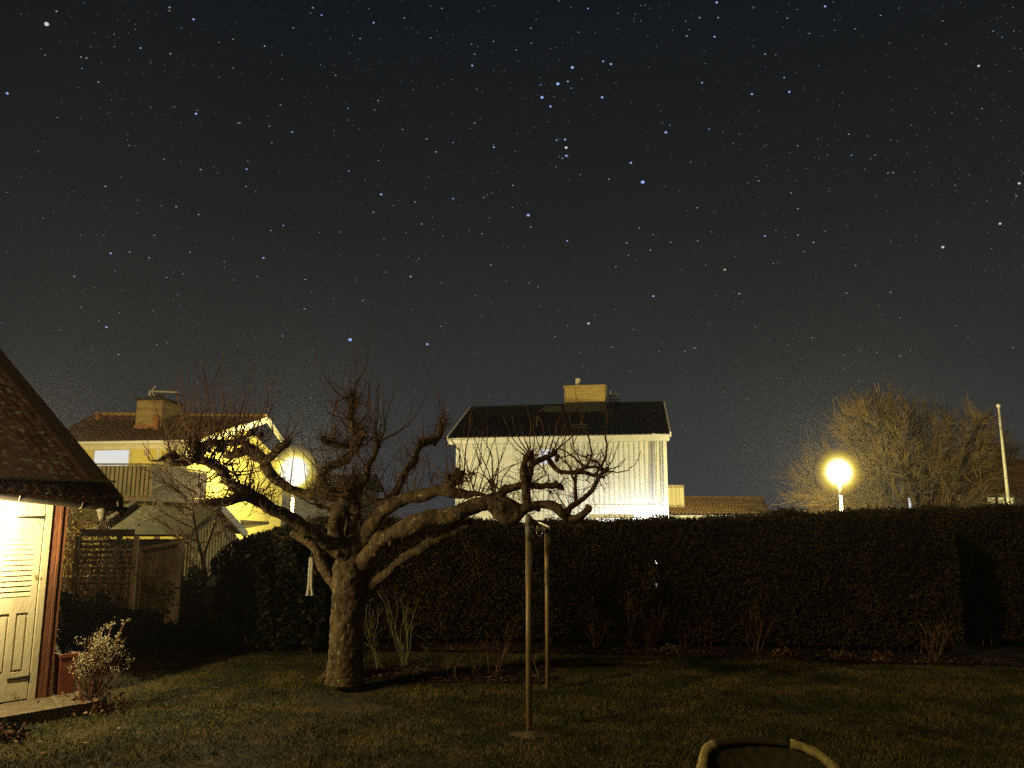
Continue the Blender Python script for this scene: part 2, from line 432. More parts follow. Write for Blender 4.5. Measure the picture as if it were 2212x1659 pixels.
# grass blades (nobody could count them)
def blades(n, xr, yr, h, name):
    x = np.random.uniform(*xr, n); y = np.random.uniform(*yr, n)
    keep = (np.abs(x) < y * .72 + .4) & (((x - pe.x) / .21) ** 2 + ((y - pe.y) / .13) ** 2 > np.random.uniform(.3, 1.5, len(x))) & (y < np.where(x < -1.2, 13.2, np.interp(x, [p.x for p in edge], [p.y for p in edge]) + .05))
    x, y = x[keep], y[keep]; n = len(x)
    pn = np.array([noise.noise(Vector((a * .9, b * .9, 3.1))) for a, b in zip(x, y)])
    hh = h * (1 + 1.1 * pn + .5 * np.array([noise.noise(Vector((a * 4.5, b * 4.5, 8.1))) for a, b in zip(x, y)])) * np.random.uniform(.4, 1.3, n)
    an = np.random.uniform(0, 2 * np.pi, n); w = .0035 * np.random.uniform(.7, 1.5, n)
    dx, dy = np.cos(an) * w, np.sin(an) * w
    lean = np.random.normal(0, .55, (n, 2)) * hh[:, None]
    z0 = np.zeros(n)
    V = np.stack([np.stack([x - dx, y - dy, z0], 1), np.stack([x + dx, y + dy, z0], 1), np.stack([x + lean[:, 0], y + lean[:, 1], hh], 1)], 1).reshape(-1, 3)
    o = fastmesh(name, V, np.arange(3 * n).reshape(-1, 3), M['blade'])
    tag(o, kind='stuff')
    return o
blades(430000, (-8.5, 8.5), (4.6, 13.2), .028, 'grass')

# fallen leaves
def fallen(name, pts, size, mats):
    pts = np.array(pts); n = len(pts)
    an = np.random.uniform(0, 2 * np.pi, n); s = size * np.random.uniform(.5, 1.4, n)
    ca, sa = np.cos(an) * s, np.sin(an) * s
    tilt = np.random.uniform(-.6, .9, (n, 4)) * s[:, None] * .6
    P0 = np.stack([pts[:, 0] - ca, pts[:, 1] - sa], 1); P1 = np.stack([pts[:, 0] + sa * .6, pts[:, 1] - ca * .6], 1)
    P2 = np.stack([pts[:, 0] + ca, pts[:, 1] + sa], 1); P3 = np.stack([pts[:, 0] - sa * .6, pts[:, 1] + ca * .6], 1)
    V = np.stack([np.concatenate([p, (pts[:, 2] + .012 + np.abs(tilt[:, i]))[:, None]], 1) for i, p in enumerate((P0, P1, P2, P3))], 1).reshape(-1, 3)
    o = fastmesh(name, V, np.arange(4 * n).reshape(-1, 4), mats, np.random.choice(len(mats), n, p=[.86, .14]))
    return tag(o, kind='stuff')
pts = []
for i in range(2600):
    e = random.choice(edge[4:]); x = rnd(-4, 8.4)
    yb = np.interp(x, [p.x for p in edge], [p.y for p in edge])
    pts.append((x, yb + abs(random.gauss(0, .35)) - .05, .03))
for i in range(900):
    a, b = rnd(775, 1195), rnd(1442, 1480); g = G(a, b); pts.append((g.x, g.y, .03))
for i in range(190): pts.append((rnd(-4.5, 6), rnd(5, 10.5), .03))
fallen('fallen_leaves', pts, .028, [M['leaf_dead'], M['leaf_pale']])

# ================================================================== NEAR GARDEN SHED (left edge)
u = Vector((.65, .76, 0)).normalized(); nW = Vector((u.y, -u.x, 0))
C0 = G(107, 1504, .12)
def wp(s, t, z): return C0 + u * s + nW * t + UZ * (z - C0.z)
def wsz(px, py, t=0.0):
    h = hit(px, py, C0 + nW * t, nW); return (h - C0).dot(u), h.z
shed = thing('garden_shed', 'near shed with cream louvred door, rust red corner boards and lichen covered roof', 'shed', (C0.x, C0.y, 0))
def wbox(b, s0, s1, t0, t1, z0, z1, m=0):
    b.hexa([wp(s0, t0, z0), wp(s1, t0, z0), wp(s1, t1, z0), wp(s0, t1, z0)], [wp(s0, t0, z1), wp(s1, t0, z1), wp(s1, t1, z1), wp(s0, t1, z1)], m)
sJ = wsz(94.6, 1290)[0]; sD = wsz(78, 1290)[0]; sC = wsz(128, 1290)[0]
ztop = wsz(95, 1090)[1] + .25
b = MB()      # walls behind door and boards; red board cladding
wbox(b, -4.2, -.05 + sC, -3.2, -.06, 0, ztop)
part(b, 'wall', M['falu'], shed)
b = MB(); sR = sJ + (sC - sJ) * .52
wbox(b, sJ, sR - .006, -.055, .012, .121, ztop); wbox(b, sR, sR + .022, -.05, .034, .121, ztop); wbox(b, sR + .022, sC, -.05, .020, .121, ztop)
part(b, 'corner_board', M['falu'], shed)
b = MB(); wbox(b, sC - .02, sC + .012, -.30, -.052, .12, ztop); part(b, 'corner_board', M['falu'], shed)
b = MB(); wbox(b, sD + .012, sJ - .003, -.055, .028, .121, ztop - .1); wbox(b, sD - .78, sD + .01, -.055, .028, ztop - .16, ztop - .04)
part(b, 'door_frame', M['door_paint'], shed)
lw = .40
lz0, lz1 = wsz(30, 1291)[1], wsz(60, 1122)[1]
zb = .135
ztd = ztop - .17
for k in range(2):         # two narrow leaves; the left one is mostly outside the picture
    s1 = sD - k * (lw + .008); s0 = s1 - lw
    b = MB(); st = .062
    wbox(b, s0, s1, -.050, -.012, zb, ztd)                                 # back board
    wbox(b, s1 - st, s1, -.012, .006, zb, ztd); wbox(b, s0, s0 + st * .8, -.012, .006, zb, ztd)   # stiles
    wbox(b, s0 + st * .8, s1 - st, -.012, .005, zb, zb + .28); wbox(b, s0 + st * .8, s1 - st, -.012, .005, lz0 - .16, lz0); wbox(b, s0 + st * .8, s1 - st, -.012, .005, lz1, ztd)
    mid = (s0 + s1) / 2 - .006
    wbox(b, mid - .03, mid + .03, -.012, .005, zb + .28, lz0 - .16)
    dl = part(b, 'door', M['door_paint'], shed)
    b = MB()
    for q0, q1 in ((s0 + st * .8 + .022, mid - .052), (mid + .052, s1 - st - .022)):
        wbox(b, q0, q1, -.012, .003, zb + .305, lz0 - .185)
    part(b, 'raised_panel', M['door_paint'], dl)
    b = MB(); ns = 15
    for i in range(ns):
        z = lz0 + (lz1 - lz0) * (i + .2) / ns; h = (lz1 - lz0) / ns
        q0, q1 = s0 + st * .8, s1 - st
        b.hexa([wp(q0, -.004, z), wp(q1, -.004, z), wp(q1, .010, z), wp(q0, .010, z)],
               [wp(q0, -.012, z + h * .95), wp(q1, -.012, z + h * .95), wp(q1, -.004, z + h * .95), wp(q0, -.004, z + h * .95)])
    part(b, 'louvres', M['door_paint'], dl)
    if k == 0:
        for zz, sl_ in ((wsz(40, 1118)[1], .26), (wsz(50, 1464)[1], .20)):
            b = MB()
            b.hexa([wp(s1 - sl_, .006, zz - .004), wp(s1 + .004, .006, zz - .016), wp(s1 + .004, .014, zz - .016), wp(s1 - sl_, .014, zz - .004)],
                   [wp(s1 - sl_, .006, zz + .012), wp(s1 + .004, .006, zz + .018), wp(s1 + .004, .014, zz + .018), wp(s1 - sl_, .014, zz + .012)])
            b.tube([wp(s1 + .008, .014, zz - .04), wp(s1 + .008, .014, zz + .04)], .010, 8)
            part(b, 'hinge', M['iron'], dl)
# roof
tE = .34
sE1, zE1 = wsz(255, 1086, tE); sE0, zE0 = wsz(0, 1058, tE)
def ez(s): return zE1 + (s - sE1) * (zE0 - zE1) / (sE0 - sE1)
E1 = wp(sE1, tE, zE1)
vt = hit(-8, 762, E1, u)       # a point of the verge, in the vertical plane through the eave corner
vrun = -(vt - E1).dot(nW); pitch = (vt.z - zE1) / vrun
b = MB(); ns, nr = 330, 150; L0 = -4.2; Rn = 5.2
for j in range(nr + 1):
    for i in range(ns + 1):
        s = L0 + (sE1 - L0) * i / ns; r = Rn * j / nr
        z = ez(s) + pitch * r + (.014 if r < .12 else .0035) * math.sin(2 * math.pi * s / .115) + .014 * noise.noise(Vector((s * 3, r * 3, 0))) + .007 * noise.noise(Vector((s * 19, r * 19, 0)))
        b.v.append(tuple(wp(s, tE + .04 - r, z)))
for j in range(nr):
    for i in range(ns):
        a = j * (ns + 1) + i; b.f.append((a, a + 1, a + ns + 2, a + ns + 1)); b.m.append(0)
rf = part(b, 'roof', M['shed_roof'], shed, smooth=True)
b = MB()
b.hexa([wp(L0, tE - .02, ez(L0) - .10), wp(sE1, tE - .02, zE1 - .10), wp(sE1, tE - Rn, zE1 + pitch * Rn - .10), wp(L0, tE - Rn, ez(L0) + pitch * Rn - .10)],
       [wp(L0, tE - .02, ez(L0) - .045), wp(sE1, tE - .02, zE1 - .045), wp(sE1, tE - Rn, zE1 + pitch * Rn - .045), wp(L0, tE - Rn, ez(L0) + pitch * Rn - .045)])
part(b, 'roof_boards', M['dark_brown'], rf)
b = MB()
for (sa, sb_, za, zb_) in ((sE1 - .17, sE1 + .03, .028, .062), (sE1 + .003, sE1 + .034, -.15, .028)):
    b.hexa([wp(sa, tE + .06, zE1 + za), wp(sb_, tE + .06, zE1 + za), wp(sb_, tE - Rn, zE1 + za + pitch * (Rn + .06)), wp(sa, tE - Rn, zE1 + za + pitch * (Rn + .06))],
           [wp(sa, tE + .06, zE1 + zb_), wp(sb_, tE + .06, zE1 + zb_), wp(sb_, tE - Rn, zE1 + zb_ + pitch * (Rn + .06)), wp(sa, tE - Rn, zE1 + zb_ + pitch * (Rn + .06))])
part(b, 'bargeboard', M['dark_brown'], shed)
b = MB(); gs0, gs1 = -4.1, sE1 + .06; gr = .058; N = 10; ring = []
for s in (gs0, gs1):
    for k in range(N + 1):
        a = math.pi + math.pi * k / N
        ring.append(wp(s, tE + .07 + gr * math.cos(a), ez(s) - .045 + gr * math.sin(a)))
    for k in range(N, -1, -1):
        a = math.pi + math.pi * k / N
        ring.append(wp(s, tE + .07 + (gr - .006) * math.cos(a), ez(s) - .045 + (gr - .006) * math.sin(a)))
K = 2 * (N + 1)
b.add(ring, [(i, (i + 1) % K, K + (i + 1) % K, K + i) for i in range(K)] + [tuple(range(K - 1, -1, -1)), tuple(range(K, 2 * K))])
b.add([wp(gs1 + .002, tE + .07 + gr * math.cos(math.pi + math.pi * k / N), ez(gs1) - .045 + gr * math.sin(math.pi + math.pi * k / N)) for k in range(N + 1)], [tuple(range(N + 1))])
gut = part(b, 'gutter', M['gutter'], shed, smooth=False)
b = MB(); so_ = wsz(222, 1100, tE + .07)[0]
c = wp(so_, tE + .07, 0); zt = ez(so_) - .10
b.lathe((c.x, c.y, 0), [(.058, zt + .02), (.062, zt), (.050, zt - .03), (.036, zt - .07), (.034, zt - .115)], 16)
part(b, 'outlet', M['gutter_worn'], gut, smooth=True)
for s in (-2.1, sE1 - 1.02, sE1 - .42):
    b = MB(); pts_ = [wp(s, tE + .07 + (gr + .004) * math.cos(math.pi + math.pi * k / 8), ez(s) - .045 + (gr + .004) * math.sin(math.pi + math.pi * k / 8)) for k in range(9)]
    b.tube(pts_, .006, 5); part(b, 'bracket', M['gutter_worn'], gut)
b = MB(); wbox(b, -4.2, sE1 - .02, -.06, tE - .05, ztop - .0, ztop + .02); part(b, 'soffit', M['cream'], shed)

# step
b = MB()
b.slab([wp(-3, -.05, .0), wp(-3, .62, .0), wp(sC + .33, .62, .0), wp(sC + .35, -.05, .0)][::-1], UZ, .12)
solo(b, 'concrete_step', M['concrete'], 'low concrete step below the cream louvred shed door', 'step')

# assumed wall lantern, unseen just outside the frame, lighting the door and the lawn
lp = wp(wsz(-85, 1100, .10)[0], .45, 1.95)
lan = thing('assumed_lantern', 'assumed lit lantern under the eaves beside the cream louvred door', 'lamp', (lp.x, lp.y, lp.z))
b = MB(); b.tube([wp((lp - C0).dot(u), -.05, 2.10), wp((lp - C0).dot(u), .12, 2.13), lp + UZ * .14], .010, 6); b.lathe((lp.x, lp.y, lp.z), [(.075, .07), (.02, .14), (.01, .16)], 12)
part(b, 'bracket', M['iron'], lan)
b = MB(); b.sphere(lp, .055, 14); part(b, 'bulb', M['globe'], lan, smooth=True)
def point(name, loc, power, col, parent=None, rad=.05):
    l = bpy.data.lights.new(name, 'POINT'); l.energy = power; l.color = col; l.shadow_soft_size = rad
    o = bpy.data.objects.new(name, l); COL.objects.link(o); o.location = loc
    if parent is not None: o.parent = parent; o.location = Vector(loc) - parent.location
    return o
point('assumed_lantern_light', lp, 240, (1.0, .85, .47), lan, .045)

# planter with a plant, by the shed corner
pc = wp(sC + .15, -.06, .12)
pl = thing('plant_pot', 'square terracotta pot standing on the step against the shed corner', 'pot', (pc.x, pc.y, .12))
b = MB(); hx = .085
rz = math.atan2(u.y, u.x)
def sq(h, z): return [Vector((pc.x, pc.y, z)) + u * a * h + nW * c_ * h for a, c_ in ((-1, -1), (1, -1), (1, 1), (-1, 1))]
b.hexa(sq(hx * .86, .121), sq(hx, .50)); b.hexa(sq(hx + .012, .50), sq(hx + .012, .535))
part(b, 'pot', M['terracotta'], pl)
b = MB()
for i in range(26): twig(b, (pc.x + rnd(-.05, .05), pc.y + rnd(-.05, .05), .53), (rnd(-.5, .5), rnd(-.5, .5), 1), rnd(.05, .13), .006, 4, .4)
part(b, 'plant', M['evergreen'], pl)

# dried hydrangea beside the step
hb = G(193, 1535)
hy = thing('hydrangea_shrub', 'bare shrub with dried pale flower heads beside the shed step', 'shrub', hb)
b = MB(); tips = []
tg = [(rnd(180, 278), rnd(1342, 1440)) for _ in range(34)] + [(rnd(150, 200), rnd(1410, 1470)) for _ in range(10)]
heads = []
for (a, c_) in tg:
    if a < 180 and c_ < 1400: a += 40
    e = P(a, c_, hb.y + rnd(-.25, .25)); s0 = hb + Vector((rnd(-.12, .12), rnd(-.1, .1), 0))
    mid = s0.lerp(e, .5) + rv(.02) + Vector((-.03, 0, 0))
    b.tube([s0, s0.lerp(mid, .5), mid, mid.lerp(e, .6), e], [.006, .006, .005, .004, .003], 4)
    heads.append(e)
    for q in range(2):
        e2 = mid.lerp(e, rnd(.3, .9)); t2 = e2 + Vector((rnd(-.1, .1), rnd(-.1, .1), rnd(.03, .12)))
        b.tube([e2, t2], [.003, .002], 3); heads.append(t2)
part(b, 'stems', M['twig'], hy)
hp = []
for h in heads:
    if random.random() < .8:
        for q in range(int(rnd(8, 26))): hp.append(np.array(h) + np.random.normal(0, .020, 3))
o = leafcloud('flower_heads', hp, .017, M['flower_dry'], hy, hb, elong=1.0)
lvp = [(hb.x + random.gauss(.03, .16), hb.y + random.gauss(-.05, .12), abs(random.gauss(.06, .06))) for _ in range(420)]
o = leafcloud('dead_leaves', lvp, .035, [M['leaf_dead'], M['cane_brown']], hy, hb)
# little plant at the far left edge of the lawn
lb = G(10, 1600)
q = leafcloud('border_plant', [(lb.x + random.gauss(-.05, .10), lb.y + random.gauss(0, .09), abs(random.gauss(.04, .05))) for _ in range(420)], .035, [M['evergreen'], M['leaf_dead']])
tag(q, 'low leafy plant at the front left edge of the lawn', 'plant')

# ================================================================== APPLE TREE
tb = G(745, 1468)
apple = thing('apple_tree', 'old pruned fruit tree with thick gnarled limbs standing on the lawn', 'tree', tb)
limb_defs = [
 (None, [(744, 1475, 9.62, 90), (745, 1460, 9.62, 82), (746, 1440, 9.62, 78), (748, 1380, 9.62, 74), (752, 1310, 9.62, 72), (756, 1265, 9.62, 76), (761, 1220, 9.62, 80), (765, 1180, 9.64, 62)]),
 (r1, [(1350, 1560, 9.55, 150), (1230, 1460, 9.45, 118), (1130, 1390, 9.3, 104), (1000, 1310, 9.2, 100), (900, 1255, 9.1, 96), (780, 1180, 9.0, 96), (670, 1105, 8.95, 90)]),
 (r1, [(690, 1115, 8.95, 88), (560, 1105, 8.8, 76), (430, 1130, 8.7, 66), (330, 1140, 8.65, 55), (240, 1142, 8.6, 38)]),
 (z3, [(1780, 1065, 8.95, 100), (1640, 990, 8.8, 98), (1540, 920, 8.75, 86), (1470, 830, 8.7, 92), (1400, 760, 8.7, 88), (1320, 725, 8.65, 72), (1230, 705, 8.6, 50), (1130, 735, 8.55, 62), (1020, 715, 8.5, 105), (985, 690, 8.5, 88)]),
 (z3, [(1262, 745, 8.6, 62), (1252, 640, 8.6, 66), (1240, 560, 8.6, 52)]),
 (r1, [(1410, 1080, 9.8, 120), (1300, 1078, 9.85, 108), (1130, 1078, 9.8, 92), (1000, 1072, 9.8, 70), (880, 1028, 9.75, 66), (770, 925, 9.7, 76), (690, 800, 9.65, 86), (615, 755, 9.6, 84), (530, 770, 9.55, 68), (430, 792, 9.5, 42)]),
 (r1, [(720, 840, 9.65, 72), (790, 770, 9.6, 66), (850, 712, 9.6, 62), (900, 690, 9.6, 36)]),
 (r1, [(640, 745, 9.6, 64), (560, 692, 9.5, 50), (450, 690, 9.4, 45), (290, 690, 9.3, 34)]),
 (r1, [(1310, 1520, 9.6, 160), (1250, 1350, 9.65, 112), (1285, 1210, 9.75, 112), (1365, 1095, 9.8, 122), (1390, 1000, 9.8, 100), (1378, 955, 9.8, 64)]),
 (r1, [(1325, 1090, 9.7, 90), (1352, 1045, 9.6, 70), (1366, 1020, 9.55, 52)]),
 (r1, [(1180, 1060, 9.9, 92), (1158, 965, 9.95, 76), (1185, 895, 10, 64), (1300, 830, 10, 60), (1385, 755, 10, 58), (1432, 680, 10, 56), (1458, 612, 10, 52)]),
 (r1, [(1448, 660, 10, 50), (1392, 585, 10, 55), (1365, 500, 10, 52), (1370, 420, 10, 56), (1378, 345, 10, 46)]),
 (r1, [(1372, 722, 10, 36), (1280, 712, 9.9, 40), (1210, 690, 9.9, 40), (1158, 655, 9.85, 30)]),
 (r1, [(1420, 1050, 9.7, 54), (1488, 965, 9.6, 43), (1500, 870, 9.55, 40), (1550, 780, 9.5, 38), (1575, 680, 9.5, 46)]),
 (r1, [(1390, 1540, 9.7, 130), (1385, 1300, 9.8, 112), (1400, 1130, 9.8, 110)]),
 (r1, [(1540, 1290, 9.8, 84), (1640, 1130, 9.9, 76), (1712, 1048, 10, 62), (1765, 935, 10, 60), (1802, 870, 10, 55), (1852, 820, 10, 48), (1868, 740, 10, 42), (1910, 690, 10, 50), (1992, 670, 10, 50), (2040, 618, 10, 45), (2062, 535, 10, 50)]),
 (r1, [(1430, 1470, 9.6, 120), (1550, 1270, 9.4, 112), (1660, 1160, 9.3, 100), (1780, 1100, 9.2, 92), (1920, 1088, 9.1, 96), (2050, 1045, 9.0, 82), (2212, 1072, 8.95, 88)]),
 (r3, [(330, 1060, 8.95, 92), (390, 1080, 8.93, 66), (470, 1070, 8.9, 40), (560, 1088, 8.9, 30), (610, 1055, 8.9, 24)]),
 (r3, [(200, 1030, 9.0, 80), (260, 980, 9.0, 90), (300, 930, 9.0, 80), (340, 900, 9.0, 60)]),
 (r1, [(1470, 1590, 9.5, 140), (1600, 1430, 9.3, 122), (1720, 1350, 9.2, 132), (1900, 1280, 9.0, 140), (2100, 1238, 8.9, 124), (2212, 1208, 8.8, 120)]),
 (r3, [(320, 1212, 8.82, 128), (480, 1165, 8.75, 130), (620, 1155, 8.7, 140), (730, 1190, 8.65, 142), (820, 1215, 8.62, 100), (880, 1190, 8.6, 84), (980, 1165, 8.6, 76), (1080, 1165, 8.55, 76), (1160, 1220, 8.5, 76), (1220, 1275, 8.5, 72), (1305, 1268, 8.45, 66), (1395, 1185, 8.4, 58)]),
 (r3, [(590, 1170, 8.7, 120), (680, 1255, 8.65, 110), (760, 1275, 8.62, 90), (860, 1215, 8.6, 60)]),
 (r3, [(640, 1130, 8.7, 112), (680, 1050, 8.7, 78), (740, 1018, 8.7, 66), (860, 990, 8.65, 60), (960, 1005, 8.65, 50), (1060, 998, 8.6, 44), (1140, 1000, 8.6, 52), (1175, 1030, 8.6, 26)]),
 (r3, [(885, 1190, 8.6, 66), (870, 1050, 8.6, 66), (855, 930, 8.6, 62), (858, 830, 8.6, 52), (885, 765, 8.6, 62), (920, 735, 8.6, 50)]),
 (r3, [(880, 1000, 8.65, 56), (908, 890, 8.62, 56), (940, 822, 8.6, 52), (1010, 785, 8.6, 46), (1060, 760, 8.6, 46), (1120, 725, 8.6, 50)]),
 (r3, [(1055, 770, 8.6, 46), (1120, 858, 8.6, 38), (1200, 888, 8.6, 36), (1330, 890, 8.6, 36), (1430, 915, 8.55, 32), (1515, 935, 8.5, 24)]),
 (r3, [(1210, 1260, 8.5, 54), (1232, 1185, 8.5, 45), (1320, 1130, 8.5, 40), (1410, 1050, 8.5, 36), (1460, 960, 8.5, 32), (1500, 900, 8.5, 26), (1555, 850, 8.5, 20)]),
 (r3, [(1285, 1140, 8.5, 30), (1280, 1000, 8.5, 28), (1285, 890, 8.5, 24)]),
 (r3, [(1290, 870, 8.5, 22), (1360, 855, 8.5, 24), (1440, 845, 8.5, 22), (1545, 872, 8.5, 20)]),
 (r2, [(600, 900, 9.7, 120), (720, 735, 9.6, 88), (850, 630, 9.5, 80), (980, 520, 9.4, 76), (1120, 440, 9.3, 82), (1260, 360, 9.2, 92), (1400, 285, 9.1, 80), (1500, 250, 9.0, 60)]),
 (r2, [(450, 790, 9.7, 60), (365, 665, 9.8, 76), (310, 560, 9.9, 80), (272, 470, 10, 70), (200, 390, 10.1, 60), (90, 330, 10.2, 44)]),
 (r2, [(480, 470, 9.6, 90), (410, 260, 9.7, 80), (480, 90, 9.8, 90)]),
 (r1, [(1100, 1080, 9.85, 34), (1120, 1160, 9.9, 30), (1200, 1180, 9.95, 24), (1230, 1220, 9.95, 20)]),
]
SCL = {None: 1.0, r1: r1s, z3: z3s, r3: r3s, r2: r2s}
trunk = MB(); cuts = MB(); twigs = MB(); spur_sites = []
knob_r1 = [(1375, 360), (1578, 668), (2062, 545), (1905, 680), (1165, 660), (880, 690)]
for fn, pl_ in limb_defs:
    pp = []
    for (a, c_, d, w) in pl_:
        x, y = fn(a, c_) if fn else (a, c_)
        p = P(x, y, d); pp.append((p.x, p.y, p.z, w * SCL[fn] / 2 * d / FPX * (.95 if fn else .90)))
    cc = catmull(pp, 7 if fn else 16)
    pts3 = [Vector(q[:3]) for q in cc]; rr = [max(q[3], .006) for q in cc]
    if fn:
        pts3 = [p + noise.noise_vector(p * 3.6) * r * .42 + noise.noise_vector(p * 9) * r * .16 for p, r in zip(pts3, rr)]
        rr = [r * (1 + .20 * noise.noise(p * 5.5) + .10 * noise.noise(p * 13)) for p, r in zip(pts3, rr)]
    big = rr[0] > .03
    trunk.tube(pts3, rr, 56 if fn is None else 26 if rr[0] > .08 else 14, 0, rough=.11 if big else .22, freq=9 if big else 16, fine=.011 if rr[0] > .15 else .0065 if big else .0015)
    e = pts3[-1]; d_ = (pts3[-1] - pts3[-2]).normalized()
    trunk.sphere(e, rr[-1] * .96, 10)
    for i in range(1, len(pts3), 1 if fn else 3):
        spur_sites.append((pts3[i], rr[i], (pts3[i] - pts3[i - 1]).normalized(), len(pp)))
# sawn ends
cut_list = []
for fn, a, c_, d, w in ((r1, 1366, 1017, 9.50, 34), (r1, 1455, 618, 9.93, 44), (r3, 1398, 1184, 8.36, 44), (r1, 1512, 1105, 9.5, 50)):
    x, y = fn(a, c_); p = P(x, y, d); r = w * SCL[fn] / 2 * d / FPX
    cuts = MB(); cuts.tube([p + Vector((0, .06, 0)), p + Vector((0, -.004, 0))], r, 14); cut_list.append(cuts)
# pollard knobs: lumps at the ends, full of short spurs
def knob(x, y, d, wpx, n):
    c = P(x, y, d); r = wpx / 2 * d / FPX
    for q in range(6): trunk.sphere(c + rv(r * .35), r * rnd(.35, .6), 8, sq=(rnd(.8, 1.2), rnd(.8, 1.2), rnd(.8, 1.2)))
    for q in range(int(n * .55)):
        dv = Vector((random.gauss(0, 1), random.gauss(0, 1), random.gauss(.25, 1))).normalized()
        twig(twigs, c + dv * r * .5, dv, rnd(.06, .17), rnd(.003, .0065), 4, .6, .1, 1, 1, m=0)
for a, c_, d, w, n in ((1378, 370, 10, 62, 60), (1375, 440, 10, 55, 34), (1572, 680, 9.5, 62, 40), (2062, 545, 10, 70, 55), (2010, 660, 10, 62, 30), (1905, 690, 10, 60, 30), (1165, 660, 9.85, 62, 30), (1240, 690, 9.9, 50, 22), (880, 692, 9.6, 70, 40), (700, 640, 9.4, 60, 44), (440, 700, 9.4, 70, 50), (250, 720, 9.3, 70, 50), (560, 640, 9.4, 50, 46), (330, 700, 9.3, 60, 40)):
    x, y = r1(a, c_); knob(x, y, d, w * r1s, n)
for a, c_, d, w, n in ((905, 760, 8.6, 90, 50), (1120, 735, 8.6, 80, 44), (1145, 1005, 8.6, 60, 34), (310, 930, 9.0, 110, 70), (600, 1010, 8.9, 60, 34), (1530, 890, 8.5, 40, 30), (1370, 760, 8.5, 20, 24), (1440, 800, 8.5, 24, 24), (1070, 1050, 8.6, 30, 20), (430, 900, 9.0, 40, 26), (225, 940, 9.0, 70, 46), (180, 470, 10, 60, 34)):
    x, y = r3(a, c_); knob(x, y, d, w * r3s, n)
for a, c_, d, w, n in ((1020, 705, 8.5, 110, 34), (1430, 600, 8.8, 90, 60), (1320, 620, 8.7, 90, 60), (1700, 470, 9.3, 70, 44), (1480, 900, 8.75, 90, 44), (1240, 580, 8.6, 60, 40), (1560, 1020, 8.8, 60, 40), (1700, 1010, 8.8, 60, 34)):
    x, y = z3(a, c_); knob(x, y, d, w * z3s, n)
